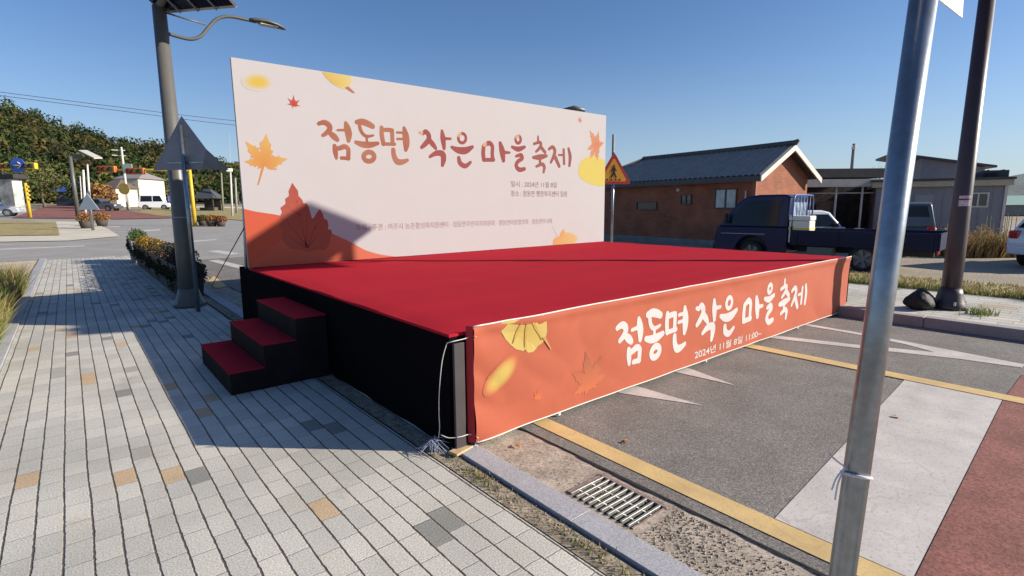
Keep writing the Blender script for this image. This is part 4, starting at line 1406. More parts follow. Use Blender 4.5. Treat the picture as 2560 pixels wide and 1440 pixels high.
# thin pole behind that sign
M_conc = mat("concrete_pole", (.24, .235, .23), .85, noise=(4, .15))
def utility_pole(label, base, h, r, arms=(), rz=0, group="concrete utility poles in the distance", col=None):
    t = thing("utility_pole", label, "utility pole", base, rz, group)
    p = MB(); p.tube([(0, 0, -.2), (0, 0, h)], [r, r * .7], 14); p.build("pole", col or M_conc, t)
    for z, w in arms:
        a = MB(); a.box((0, 0, z), (w, .09, .09)); a.build("crossarm", mat("dark_steel", (.12, .12, .12), .6, .4), t)
        for s_ in (-.45, .45):
            i = MB(); i.tube([(w * s_, 0, z + .05), (w * s_, 0, z + .24)], .05, 8); i.build("insulator", mat("porcelain", (.55, .55, .55), .3), t)
    return t


b = far(1530, 520, 30); b.z = 0
utility_pole("slim grey pole rising behind the pedestrian sign", b, height_at(1530, 336, b), .11)
b = far(2121, 520, 48); b.z = 0
utility_pole("utility pole standing behind the carport roof", b, height_at(2121, 360, b), .19, arms=((height_at(2121, 372, b), .9),))

# ------------------------------------------------------------------ flower planters along the kerb
M_planter = mat("dark_planter_box", (.035, .030, .026), .7, noise=(7, .25))
M_soil = mat("soil", (.05, .035, .025), 1)


def planter(label, loc, cols, box_m, n=700, hgt=.62, top=.2, L=1.5):
    t = thing("flower_planter", label, "planter", loc, 0, "flower planters lined along the kerb")
    b_ = MB()
    w0, w1, l0, l1 = .17, .225, L / 2 - .06, L / 2 - .01
    vs = [(sx * w, sy * l, z) for (w, l, z) in ((w0, l0, .03), (w1, l1, hgt)) for sx, sy in ((-1, -1), (1, -1), (1, 1), (-1, 1))]
    wi = .19; li = L / 2 - .05
    vs += [(sx * wi, sy * li, hgt) for sx, sy in ((-1, -1), (1, -1), (1, 1), (-1, 1))] + [(sx * wi, sy * li, hgt - .08) for sx, sy in ((-1, -1), (1, -1), (1, 1), (-1, 1))]
    fs = [(3, 2, 1, 0)] + [(i, (i + 1) % 4, (i + 1) % 4 + 4, i + 4) for i in range(4)] + [(4 + i, 4 + (i + 1) % 4, 8 + (i + 1) % 4, 8 + i) for i in range(4)] + [(8 + i, 8 + (i + 1) % 4, 12 + (i + 1) % 4, 12 + i) for i in range(4)]
    b_.add(vs, fs)
    b_.build("box", box_m, t, fix=False)
    for sx in (-1, 1):
        for sy in (-1, 1):
            f_ = MB(); f_.box((sx * .12, sy * (L / 2 - .15), .014), (.06, .06, .036)); f_.build("foot", box_m, t)
    s_ = MB(); s_.quad((-wi + .001, -li + .001, hgt - .06), (wi - .001, -li + .001, hgt - .06), (wi - .001, li - .001, hgt - .06), (-wi + .001, li - .001, hgt - .06)); s_.build("soil", M_soil, t)
    p_ = MB()
    for k in range(6):
        yy_ = -L / 2 + (k + .5) * L / 6
        leaves(p_, (rnd.uniform(-.03, .03), yy_, hgt + top * .35), (.24, L / 7, top * .75), n // 6, .026, cols, shell=.2)
    for sx in (-1, 1):
        for k in range(5):
            leaves(p_, (sx * .235, -L / 2 + (k + .5) * L / 5, hgt - rnd.uniform(.10, .30)), (.035, L / 9, rnd.uniform(.12, .24)), n // 16, .026, [(.022, .035, .015), (.03, .042, .018), (.035, .03, .02)], shell=.1)
    leaves(p_, (0, -L / 2 + .03, hgt - .12), (.2, .06, .2), n // 10, .026, [(.022, .035, .015), (.03, .042, .018)], shell=.1)
    p_.build("plants", M_leaf, t, fix=False)
    return t


petunia = [(.03, .05, .02), (.04, .065, .025), (.035, .05, .03), (.03, .045, .02), (.07, .018, .05), (.16, .06, .11)]
mari = [(.04, .07, .02), (.05, .08, .02), (.42, .22, .02), (.5, .30, .03), (.36, .12, .02)]
mixc = [(.04, .07, .02), (.05, .08, .02), (.045, .06, .02), (.40, .2, .03), (.16, .04, .07), (.24, .10, .12), (.42, .26, .03)]
px_ = -.385
planter("nearest black planter of dark trailing petunias behind the grey lamp post", (px_, 8.65, 0), petunia, M_planter, 1500, .60, .30)
planter("black planter of dark petunias, second from the grey lamp post", (px_, 10.2, 0), petunia + petunia + [(.4, .2, .03)], M_planter, 1100, .60, .26)
planter("black planter of mixed pink and orange flowers, third from the grey lamp post", (px_, 11.75, 0), mixc, M_planter, 1000, .60, .24)
planter("black planter of bright yellow marigolds, fourth from the grey lamp post", (px_, 13.3, 0), mari, M_planter, 1000, .60, .24)
planter("black planter with yellow flowers and pale leaves, next to the grey planter", (px_, 14.85, 0), mari + [(.2, .22, .08)], M_planter, 1000, .60, .22)
planter("pale grey planter of green shrubs at the far end of the row", (px_ - .02, 16.6, 0), [(.05, .10, .02), (.08, .15, .03), (.03, .06, .015)], mat("grey_planter_box", (.20, .20, .19), .8, noise=(6, .15)), 1000, .66, .30)

# thin guy wire from the back of the backdrop
gw = MB(); gw.tube([Vector((-.14, YB + .07, 1.35)), Vector(at(530, 715)) + Vector((0, 0, .01))], .008, 6)
tag(gw.build("guy_wire", mat("dark_wire", (.05, .05, .05), .6)), "thin dark guy wire stretched from the backdrop edge down to the road", "wire")

# ------------------------------------------------------------------ grass
gr = MB()
def verge():
    return (-2.76 - abs(rnd.gauss(0, .45)), rnd.uniform(3.4, 11.6))
cl_ = [(rnd.uniform(-3.3, -2.76), rnd.uniform(3.8, 11.0)) for _ in range(34)]
def clump():
    c = rnd.choice(cl_)
    return (min(-2.74, c[0] + rnd.gauss(0, .12)), c[1] + rnd.gauss(0, .16))
dry = [(.34, .25, .11), (.40, .30, .14), (.28, .19, .08), (.20, .17, .06)]
blades(gr, 5200, verge, .20, .012, dry + [(.12, .16, .04)])
blades(gr, 6500, clump, .55, .012, dry + [(.10, .15, .03), (.14, .2, .05), (.16, .13, .05)])
def near_green():
    return (-2.72 - abs(rnd.gauss(0, .2)), rnd.gauss(5.2, .6))
blades(gr, 3000, near_green, .36, .012, [(.13, .19, .04), (.18, .23, .06), (.3, .25, .1)])
tag(gr.build("verge_grass", M_grassblade, fix=False), kind="stuff")
gr = MB()
blades(gr, 9000, lambda: (rnd.uniform(9.1, 11.0), rnd.uniform(-5, 5)), .055, .02, [(.42, .34, .17), (.5, .42, .24), (.32, .26, .11), (.2, .2, .07)], zf=lambda x, y: .10)
def edge():
    return (9.12 + abs(rnd.gauss(0, .12)), rnd.uniform(-5, 5))
blades(gr, 3500, edge, .15, .016, [(.36, .30, .12), (.26, .25, .08), (.16, .2, .06)], zf=lambda x, y: .10)
for (cx_, cy_) in ((9.25, -1.95), (9.3, 1.3)):
    blades(gr, 260, lambda: (cx_ + rnd.gauss(0, .16), cy_ + rnd.gauss(0, .16)), .2, .02, [(.09, .15, .03), (.14, .2, .05)], zf=lambda x, y: .10)
blades(gr, 120, lambda: (7.25 + rnd.gauss(0, .12), -1.42 + rnd.gauss(0, .10)), .09, .014, [(.12, .2, .04), (.25, .25, .08)], zf=lambda x, y: .122)
tag(gr.build("far_verge_grass", M_grassblade, fix=False), kind="stuff")

gr = MB()
blades(gr, 520, lambda: (rnd.gauss(-.21, .03), rnd.choice((rnd.uniform(-1.8, .2), rnd.gauss(-1.2, .12), rnd.gauss(-.35, .1), rnd.gauss(5.9, .4)))), .028, .006, [(.20, .19, .07), (.30, .25, .12), (.12, .15, .04)], zf=lambda x, y: -.004)
tag(gr.build("kerb_weeds", M_grassblade, fix=False), kind="stuff")

# small litter
lf = MB(); lf.add([(0, 0, 0), (.028, -.012, .012), (.06, 0, .006), (.03, .016, .016), (.02, .035, .004)], [(0, 1, 3), (1, 2, 3), (0, 3, 4)])
def dead_leaf(px, py, rz, label):
    o_ = lf.build("dead_leaf", mat("dead_leaf_brown", (.32, .15, .06), .8, noise=(30, .3)))
    p_ = at(px, py); o_.location = (p_.x, p_.y, .006); o_.rotation_euler = (0, 0, rz)
    tag(o_, label, "leaf")
dead_leaf(1563, 1112, .5, "curled brown leaf lying beside the yellow road line")
dead_leaf(2250, 1045, 2.1, "small brown leaf lying on the white crossing block")
dead_leaf(1300, 1120, 1.2, "small brown leaf lying in the gutter near the banner corner")

# ------------------------------------------------------------------ brick house with tiled roof
def brick_mat(name, c1, c2, mortar, scale=1.0):
    M = bpy.data.materials.new(name)
    M.use_nodes = True
    n, l = nodes_of(M)
    b = n["Principled BSDF"]
    tc = n.new("ShaderNodeTexCoord")
    # lay the courses on every wall: along x+y, up z
    sp = n.new("ShaderNodeSeparateXYZ"); l.new(tc.outputs["Object"], sp.inputs[0])
    ad = n.new("ShaderNodeMath"); ad.operation = 'ADD'
    l.new(sp.outputs[0], ad.inputs[0]); l.new(sp.outputs[1], ad.inputs[1])
    cb = n.new("ShaderNodeCombineXYZ"); l.new(ad.outputs[0], cb.inputs[0]); l.new(sp.outputs[2], cb.inputs[1])
    br = n.new("ShaderNodeTexBrick")
    br.inputs["Scale"].default_value = scale
    br.inputs["Color1"].default_value = (*c1, 1); br.inputs["Color2"].default_value = (*c2, 1); br.inputs["Mortar"].default_value = (*mortar, 1)
    br.inputs["Brick Width"].default_value = .21; br.inputs["Row Height"].default_value = .07; br.inputs["Mortar Size"].default_value = .006
    l.new(cb.outputs[0], br.inputs["Vector"])
    nz = n.new("ShaderNodeTexNoise"); nz.inputs["Scale"].default_value = 1.4; nz.inputs["Detail"].default_value = 6
    l.new(tc.outputs["Object"], nz.inputs["Vector"])
    mr = n.new("ShaderNodeMapRange"); mr.inputs["From Min"].default_value = .3; mr.inputs["From Max"].default_value = .7
    mr.inputs["To Min"].default_value = .75; mr.inputs["To Max"].default_value = 1.2
    l.new(nz.outputs["Fac"], mr.inputs["Value"])
    v = n.new("ShaderNodeVectorMath"); v.operation = 'SCALE'
    l.new(br.outputs["Color"], v.inputs[0]); l.new(mr.outputs[0], v.inputs["Scale"])
    l.new(v.outputs[0], b.inputs["Base Color"])
    b.inputs["Roughness"].default_value = .9
    return M


HK = np.array([16.62, 6.20]); HRZ = math.atan2(-.11, .994)
HV = np.array([.994, -.11]); HU = np.array([.11, .994])
house = thing("brick_house", "single storey red brick house with grey tiled gable roof", "house", (HK[0], HK[1], 0), HRZ)
M_brick = brick_mat("house_brick", (.31, .092, .042), (.235, .068, .033), (.24, .15, .10))
M_tile = mat("grey_roof_tile", (.24, .215, .195), .65, noise=[(3, .15), (25, .15)])
M_trim = mat("pale_trim", (.56, .52, .46), .7, noise=(4, .08))
M_fascia = mat("dark_fascia", (.06, .06, .065), .6, noise=(5, .15))
M_glass = mat("window_glass", (.03, .035, .04), .06, spec=.8)
M_curtain = mat("curtained_pane", (.40, .44, .42), .25, noise=(3, .25))
M_winframe = mat("dark_window_frame", (.05, .05, .05), .5)


def wall_pt(px, py):
    """pixel on the long wall -> (local y, z)"""
    v = ray(px, py)
    nrm = HV
    t = ((HK - CAM[:2]) @ nrm) / (v[:2] @ nrm)
    p = CAM + t * v
    return float((p[:2] - HK) @ HU), float(p[2])


HW, HE, HR, HLEN = 3.40, 2.62, 3.58, 8.6
w = MB()
w.add([(0, 0, 0), (HW, 0, 0), (HW, 0, HE), (HW / 2, 0, HR - .05), (0, 0, HE)], [(0, 1, 2, 3, 4)])
w.add([(0, HLEN, 0), (HW, HLEN, 0), (HW, HLEN, HE), (HW / 2, HLEN, HR - .9), (0, HLEN, HE)], [(4, 3, 2, 1, 0)])
w.add([(0, 0, 0), (0, HLEN, 0), (0, HLEN, HE), (0, 0, HE)], [(0, 3, 2, 1)])
w.add([(HW, 0, 0), (HW, HLEN, 0), (HW, HLEN, HE), (HW, 0, HE)], [(0, 1, 2, 3)])
w.build("wall", M_brick, house)
qc = MB(); qc.box2((-.012, -.012, .0), (-.003, .12, HE)); qc.box2((-.012, -.012, 0), (.10, -.003, HE - .02)); qc.build("corner_brick", brick_mat("corner_bricks", (.34, .12, .06), (.28, .10, .055), (.3, .22, .17)), house)
pl_ = MB(); pl_.box2((-.03, .0, 0), (-.002, HLEN, .22)); pl_.build("plinth", mat("plinth", (.20, .19, .18), .9, noise=(3, .2)), house)
rf = MB()
OV, OG = .26, .36
sl = (HR - HE) / (HW / 2)


def slope(mb, side, y0, y1, ytop1, z_extra=.06, amp=.055, pitch=.235):
    n = int((y1 - y0) / (pitch / 6))
    rows = 8
    vs, fs = [], []
    for i in range(n + 1):
        y = y0 + (y1 - y0) * i / n
        for j in range(rows + 1):
            t = j / rows
            x = HW / 2 - side * (HW / 2 + OV) * t
            tt = t
            if y > ytop1:      # hip at the far end
                tmin = (y - ytop1) / (y1 - ytop1)
                tt = max(t, tmin)
                x = HW / 2 - side * (HW / 2 + OV) * tt
            z = HR - sl * (HW / 2 + OV) * tt + z_extra + amp * abs(math.sin(math.pi * (y - y0) / pitch)) - .012 * ((tt * rows * 2) % 1)
            vs.append((x, y, z))
    for i in range(n):
        for j in range(rows):
            a = i * (rows + 1) + j
            fs.append((a, a + 1, a + rows + 2, a + rows + 1))
    mb.add(vs, fs, True)


slope(rf, 1, -OG, 8.9, 6.7)
slope(rf, -1, -OG, 8.9, 6.7)
ro = rf.build("roof", M_tile, house, fix=False)
so = MB()
zl = HR - sl * (HW / 2 + OV)
for s_ in (1, -1):
    xa, xb = HW / 2, HW / 2 - s_ * (HW / 2 + OV)
    so.quad((xa, -OG + .01, HR + .02), (xb, -OG + .01, zl + .02), (xb, 8.85, zl + .02), (xa, 6.6, HR + .02))
so.build("soffit", mat("dark_soffit", (.07, .06, .055), .9), ro, fix=False)
rc = MB(); rc.tube([(HW / 2, -OG - .12, HR + .24), (HW / 2, -OG, HR + .15), (HW / 2, 2, HR + .12), (HW / 2, 6.8, HR + .12)], [.05, .10, .10, .10], 10)
rc.tube([(HW / 2, 6.75, HR + .10), (-OV, 8.85, zl + .12)], .08, 8)
rc.build("ridge_cap", M_fascia, ro)
fa = MB(); fa.box2((-OV - .05, -OG + .03, zl - .13), (-OV + .04, 8.8, zl + .065)); fa.build("eave_gutter", M_fascia, ro)
bb = MB()
for s_ in (1, -1):
    a_ = Vector((HW / 2, -OG - .02, HR + .08)); b_ = Vector((HW / 2 - s_ * (HW / 2 + OV + .04), -OG - .02, HR + .08 - sl * (HW / 2 + OV + .04)))
    dn = Vector((0, 0, -.20)); th = Vector((0, .05, 0))
    bb.add([a_, b_, b_ + dn, a_ + dn, a_ + th, b_ + th, b_ + dn + th, a_ + dn + th], [(0, 1, 2, 3), (7, 6, 5, 4), (0, 4, 5, 1), (1, 5, 6, 2), (2, 6, 7, 3)])
bb.build("bargeboard", M_trim, ro, fix=False)


def house_window(a, b, pane, mull=1):
    (y0, z1), (y1, z0) = wall_pt(*a), wall_pt(*b)
    ya, yb_ = min(y0, y1), max(y0, y1)
    f_ = MB()
    for q in ((ya - .04, ya), (yb_, yb_ + .04)):
        f_.box2((-.05, q[0], z0 - .04), (.02, q[1], z1 + .04))
    f_.box2((-.05, ya, z1), (.02, yb_, z1 + .04)); f_.box2((-.06, ya, z0 - .05), (.02, yb_, z0))
    for k in range(mull):
        ym = ya + (yb_ - ya) * (k + 1) / (mull + 1)
        f_.box2((-.045, ym - .025, z0), (.02, ym + .025, z1))
    fo = f_.build("window", M_winframe, house)
    p_ = MB(); p_.quad((-.012, ya, z0), (-.012, yb_, z0), (-.012, yb_, z1), (-.012, ya, z1)); p_.build("pane", pane, fo)


house_window((1791, 475), (1839, 519), M_curtain)
house_window((1705, 489), (1727, 509), M_glass)
house_window((1594, 507), (1641, 522), M_glass, 0)
y_, z_ = wall_pt(1867, 480)
vp = MB(); vp.tube([(-.06, y_, .9), (-.06, y_, 2.05)], .03, 8); vp.build("vent_pipe", M_trim, house)
y_, z_ = wall_pt(1698, 475)
vp = MB(); vp.box((-.05, y_, z_), (.1, .1, .12)); vp.build("wall_lamp", M_trim, house)
# low wing behind
wg = MB(); wg.box2((.3, HLEN + .01, 0), (3.2, HLEN + 5, 2.25)); wg.build("wing_wall", M_brick, house)
wr = MB()
n = 70
vs, fs = [], []
for i in range(n + 1):
    y = HLEN - .6 + 6.0 * i / n
    for j, (x, z) in enumerate(((-.15, 2.2), (1.75, 3.05), (3.65, 2.2))):
        vs.append((x, y, z + .03 * abs(math.sin(y * 13))))
for i in range(n):
    for j in range(2):
        a = i * 3 + j; fs.append((a, a + 1, a + 4, a + 3))
wr.add(vs, fs, True)
wr.build("wing_roof", M_tile, house, fix=False)

# ------------------------------------------------------------------ vehicles
M_tyre = mat("tyre_rubber", (.018, .018, .018), .85)
M_rim = mat("wheel_rim", (.42, .42, .43), .4, .7)
M_rimdark = mat("dark_steel_rim", (.22, .22, .22), .5, .6)
M_carglass = mat("car_glass", (.010, .013, .018), .12, spec=.3)
M_blacktrim = mat("black_trim", (.02, .02, .021), .6)
M_head = mat("headlight_lens", (.6, .6, .58), .12, coat=.5)
M_tail = mat("tail_light", (.40, .02, .02), .2, coat=.5)


def wheel(t, x, y, r, wdt, rim, spokes=5):
    s_ = 1 if y > 0 else -1
    w_ = MB()
    prof = [(-.5, .72), (-.48, .93), (-.36, 1.0), (.36, 1.0), (.48, .93), (.5, .72)]
    N_ = 28
    vs = [(x + math.cos(2 * math.pi * k / N_) * r * q, y + p * wdt, r + math.sin(2 * math.pi * k / N_) * r * q) for p, q in prof for k in range(N_)]
    fs = [(i * N_ + k, i * N_ + (k + 1) % N_, (i + 1) * N_ + (k + 1) % N_, (i + 1) * N_ + k) for i in range(len(prof) - 1) for k in range(N_)]
    w_.add(vs, fs, True)
    wo = w_.build("wheel", M_tyre, t)
    m_ = MB()
    yo = y + s_ * wdt * .36
    m_.tube([(x, y - s_ * wdt * .30, r), (x, y + s_ * wdt * .05, r)], r * .70, 24, smooth=False)
    m_.tube([(x, yo - s_ * .03, r), (x, yo + s_ * .012, r)], r * .17, 14, smooth=False)
    for k in range(spokes):
        a = 2 * math.pi * k / spokes + .3
        d_ = Vector((math.cos(a), 0, math.sin(a)))
        q_ = Vector((-d_.z, 0, d_.x))
        c_ = Vector((x, yo - s_ * .02, r))
        pts = [c_ + d_ * r * .12 + q_ * r * .09, c_ + d_ * r * .12 - q_ * r * .09, c_ + d_ * r * .70 - q_ * r * .14, c_ + d_ * r * .70 + q_ * r * .14]
        th = Vector((0, s_ * .02, 0))
        m_.add(pts + [p + th for p in pts], [(0, 1, 2, 3), (7, 6, 5, 4), (0, 4, 5, 1), (1, 5, 6, 2), (2, 6, 7, 3), (3, 7, 4, 0)])
    N_ = 24
    vs = []
    for q in (.70, .78):
        for k in range(N_):
            vs.append((x + math.cos(2 * math.pi * k / N_) * r * q, yo, r + math.sin(2 * math.pi * k / N_) * r * q))
    m_.add(vs, [(k, (k + 1) % N_, N_ + (k + 1) % N_, N_ + k) for k in range(N_)])
    m_.build("rim", rim, wo, fix=False)


def arch(cx_, r, z0, x_from, x_to, n=9):
    """outline points over a wheel from x_from down to x_to at height z0"""
    out = []
    a0 = math.acos(min(1, (x_from - cx_) / r)) if x_from > cx_ else math.acos(max(-1, (x_from - cx_) / r))
    for k in range(n + 1):
        a = math.pi * k / n
        out.append((cx_ - math.cos(a) * r if x_from < x_to else cx_ + math.cos(a) * r, z0 + math.sin(a) * r * .98))
    return out


def car(label, cat, loc, rz, paint, L=4.2, W=1.75, H=1.5, belt=.92, sill=.28, hood=(1.25, .95), tail=.15, wheel_r=.32, name="parked_car", rake=.55, rear_rake=.25, mirrors=True):
    t = thing(name, label, cat, loc, rz)
    f, r = L / 2, -L / 2
    wf, wr_ = f - .82, r + .75
    ra = wheel_r + .06
    hx, hz = f - hood[0], hood[1]
    hw = W / 2

    def hwz(z):
        return hw if z <= belt else hw - (z - belt) / (H - belt) * .16
    low = [(r + .05, sill + .05)] + [(wr_ - ra, sill)] + [(x, z) for x, z in arch(wr_, ra, sill, wr_ - ra, wr_ + ra)] + [(wr_ + ra, sill)] + [(wf - ra, sill)] + arch(wf, ra, sill, wf - ra, wf + ra) + [(wf + ra, sill), (f - .04, sill + .05), (f, .55), (f - .05, .72), (f - .22, hz - .12), (hx, hz), (hx - .15, belt), (r + tail, belt), (r + .02, belt - .12), (r, .6)]
    clean = []
    for p in low:
        if not clean or math.hypot(p[0] - clean[-1][0], p[1] - clean[-1][1]) > .012:
            clean.append(p)
    b_ = MB()
    b_.prism(clean, lambda x, z: (x, hw, z), lambda x, z: (x, -hw, z))
    b_.build("body", paint, t, bevel=.045)
    up = [(r + tail, belt - .01), (hx - .02, belt - .01), (hx - rake, H - .06), (hx - rake - .25, H), (r + tail + rear_rake + .15, H - .01), (r + tail + rear_rake, H - .07)]
    g_ = MB()
    g_.prism(up, lambda x, z: (x, hwz(z) - .015, z), lambda x, z: (x, -hwz(z) + .015, z))
    co = g_.build("cabin", paint, t, bevel=.05)
    m_ = MB()
    for xx in (wf, wr_):
        m_.box2((xx - ra - .04, -hw + .24, sill + .03), (xx + ra + .04, hw - .24, belt - .1))
    m_.build("wheel_well", M_blacktrim, t)
    # glazing
    x0, x1 = r + tail + .18, hx - .16
    xm = (x0 + x1) / 2 + .1
    zt = H - .13
    for s_ in (1, -1):
        for (a_, b2, c_, d_) in (((x0, belt + .03), (xm - .05, belt + .03), (xm - .05, zt), (x0 + rear_rake * .75, zt)), ((xm + .05, belt + .03), (x1 + .02, belt + .03), (x1 - rake * .78, zt), (xm + .05, zt))):
            m_ = MB()
            m_.prism([a_, b2, c_, d_], lambda x, z: (x, s_ * (hwz(z) - .012), z), lambda x, z: (x, s_ * (hwz(z) - .004), z))
            m_.build("side_window", M_carglass, t)
    m_ = MB()
    e = Vector((H - .06 - belt, 0, rake)).normalized() * .006
    pa, pb_ = Vector((hx - .05, 0, belt + .03)), Vector((hx - rake + .0, 0, H - .09))
    y0, y1 = hw - .12, hw - .26
    m_.add([pa + Vector((0, -y0, 0)) + e, pa + Vector((0, y0, 0)) + e, pb_ + Vector((0, y1, 0)) + e, pb_ + Vector((0, -y1, 0)) + e], [(0, 1, 2, 3)])
    m_.build("windscreen", M_carglass, t)
    m_ = MB()
    e = Vector((-(H - .07 - belt), 0, rear_rake)).normalized() * .006
    pa, pb_ = Vector((r + tail + .03, 0, belt + .06)), Vector((r + tail + rear_rake - .02, 0, H - .12))
    m_.add([pa + Vector((0, -y0, 0)) + e, pa + Vector((0, y0, 0)) + e, pb_ + Vector((0, y1, 0)) + e, pb_ + Vector((0, -y1, 0)) + e], [(3, 2, 1, 0)])
    m_.build("rear_window", M_carglass, t)
    for s_ in (1, -1):
        m_ = MB(); m_.box((f - .10, s_ * (hw - .24), .70), (.16, .34, .13)); m_.build("headlight", M_head, t, bevel=.03)
        m_ = MB(); m_.box((r + .05, s_ * (hw - .13), .80), (.12, .20, .20)); m_.build("tail_light", M_tail, t, bevel=.03)
        if mirrors:
            m_ = MB(); m_.box((hx - .35, s_ * (hw + .07), belt + .08), (.11, .17, .12)); m_.build("mirror", M_blacktrim, t, bevel=.03)
        for xx in (wf, wr_):
            wheel(t, xx, s_ * (hw - .12), wheel_r, .20, M_rim)
    for xx, nm in ((f - .01, "front_bumper"), (r + .01, "rear_bumper")):
        m_ = MB(); m_.box((xx, 0, .42), (.10, W - .1, .20)); m_.build(nm, M_blacktrim if name == "parked_van" else paint, t, bevel=.03)
    return t


# ---- dark blue flatbed truck parked behind the stage
M_navy = mat("navy_truck_paint", (.006, .010, .055), .33, .0, spec=.3, coat=.15, noise=(3, .1))
M_navybed = mat("navy_bed_paint", (.007, .010, .040), .5, spec=.25, noise=(4, .15))
TA = np.array([-.08, .997]); TRZ = math.atan2(TA[1], TA[0])
tc0 = np.array([12.15, 1.45]) + .80 * np.array([TA[1], -TA[0]]) + 1.25 * TA
trk = thing("flatbed_truck", "dark blue flatbed truck parked in the yard behind the stage", "truck", (tc0[0], tc0[1], 0), TRZ)
hwl = .80


def thw(z):
    return hwl if z < 1.0 else hwl - (z - 1.0) / .82 * .11


low = [(.42, .34), (.86, .34)] + arch(1.30, .42, .34, .88, 1.72) + [(1.76, .30), (2.24, .28), (2.30, .42), (2.31, .70), (2.24, .98), (.42, .98)]
b_ = MB(); b_.prism(low, lambda x, z: (x, hwl, z), lambda x, z: (x, -hwl, z)); cab = b_.build("cab", M_navy, trk, bevel=.035)
up = [(.42, .975), (2.23, .975), (1.70, 1.66), (1.52, 1.78), (1.2, 1.82), (.55, 1.82), (.42, 1.76)]
b_ = MB(); b_.prism(up, lambda x, z: (x, thw(z) - .006, z), lambda x, z: (x, -thw(z) + .006, z)); b_.build("cab_roof", M_navy, trk, bevel=.05)
for s_ in (1, -1):
    m_ = MB(); m_.prism([(.66, 1.03), (1.98, 1.03), (1.56, 1.60), (1.45, 1.66), (.66, 1.68)], lambda x, z: (x, s_ * (thw(z) - .004), z), lambda x, z: (x, s_ * (thw(z) + .004), z)); m_.build("side_window", M_carglass, trk)
    d_ = MB()
    for a_, c_ in (((.60, .45), (.60, 1.70)), ((.60, .45), (.86, .45))):
        d_.tube([(a_[0], s_ * (thw(a_[1]) + .001), a_[1]), (c_[0], s_ * (thw(c_[1]) + .001), c_[1])], .006, 4)
    do = d_.build("door_seam", M_blacktrim, trk)
    h_ = MB(); h_.box((.78, s_ * (hwl + .012), .90), (.16, .025, .03)); h_.build("door_handle", M_blacktrim, trk, bevel=.008)
    m_ = MB(); m_.box((1.95, s_ * (hwl + .12), 1.22), (.06, .14, .24)); mo = m_.build("mirror", M_blacktrim, trk, bevel=.02)
    m_ = MB(); m_.tube([(1.98, s_ * (hwl - .02), 1.05), (1.96, s_ * (hwl + .1), 1.12)], .012, 6); m_.build("mirror_arm", M_blacktrim, mo)
    m_ = MB(); m_.box((2.28, s_ * .56, .70), (.06, .30, .16)); m_.build("headlight", M_head, trk, bevel=.02)
    m_ = MB(); m_.tube([(.95, s_ * (hwl + .003), .80), (2.12, s_ * (hwl + .003), .80)], .014, 6); m_.build("side_moulding", mat("chrome_moulding", (.35, .37, .48), .3, .6), trk)
    for xx, rr in ((1.30, .30), (-1.25, .30)):
        wheel(trk, xx, s_ * .70, rr, .19, M_rimdark, 6)
    m_ = MB(); m_.box((-2.60, s_ * .58, .52), (.04, .26, .10)); m_.build("tail_light", M_tail, trk, bevel=.012)
    g_ = MB(); g_.box2((-2.60, s_ * .775, .56), (.30, s_ * .815, .93))
    for z in (.64, .74, .84):
        g_.box2((-2.60, s_ * .815, z - .012), (.30, s_ * .827, z + .012))
    for xx in (-2.5, -1.6, -.7, .2):
        g_.box2((xx - .03, s_ * .829, .56), (xx + .03, s_ * .838, .92))
    g_.build("bed_side", M_navybed, trk)
m_ = MB(); m_.add([(2.215, -.70, 1.02), (2.215, .70, 1.02), (1.715, .60, 1.665), (1.715, -.60, 1.665)], [(0, 1, 2, 3)]); m_.build("windscreen", M_carglass, trk)
m_ = MB(); m_.add([(.414, -.55, 1.10), (.414, .55, 1.10), (.414, .50, 1.62), (.414, -.50, 1.62)], [(3, 2, 1, 0)]); m_.build("rear_window", mat("sky_reflection_glass", (.30, .36, .46), .12, noise=(9, .6)), trk)  # mottled pale blue imitates sky reflected in the glass
m_ = MB(); m_.box((2.30, 0, .42), (.10, 1.60, .20)); m_.build("front_bumper", M_blacktrim, trk, bevel=.03)
m_ = MB(); m_.box2((-2.60, -.77, .55), (.30, .77, .60)); m_.build("bed_floor", M_navybed, trk)
m_ = MB(); m_.box2((-2.645, -.80, .56), (-2.605, .80, .93)); m_.build("tailgate", M_navybed, trk)
m_ = MB(); m_.box2((.305, -.80, .56), (.345, .80, 1.02)); m_.build("headboard", M_navybed, trk)
gf = MB()
gf.tube(smooth_line([(.325, .76, 1.0), (.325, .76, 1.62), (.325, .70, 1.76), (.325, .55, 1.80), (.325, -.55, 1.80), (.325, -.70, 1.76), (.325, -.76, 1.62), (.325, -.76, 1.0)], 4), .020, 8)
for yy in (-.5, -.25, 0, .25, .5):
    gf.tube([(.325, yy, 1.0), (.325, yy, 1.80)], .012, 6)
gf.build("guard_frame", mat("blue_guard_rail", (.10, .15, .32), .4, .2), trk)
m_ = MB(); m_.box2((.87, -.585, .345), (1.73, .585, .80)); m_.build("wheel_well", M_blacktrim, trk)
m_ = MB(); m_.box2((-2.5, -.32, .38), (1.0, -.24, .54)); m_.box2((-2.5, .24, .38), (1.0, .32, .54)); m_.build("chassis_rail", M_blacktrim, trk)
m_ = MB(); m_.box2((-.62, .48, .30), (-.05, .76, .53)); m_.build("tool_box", mat("grey_tool_box", (.14, .15, .14), .6), trk, bevel=.015)
m_ = MB(); m_.box2((-1.75, .60, .12), (-1.74, .80, .45)); m_.box2((-1.75, -.80, .12), (-1.74, -.60, .45)); m_.build("mud_flap", M_blacktrim, trk)
m_ = MB(); m_.box((-2.66, -.60, .70), (.02, .10, .30)); m_.build("reflector_strip", mat("silver_reflector", (.55, .55, .58), .3, noise=(30, .5)), trk)

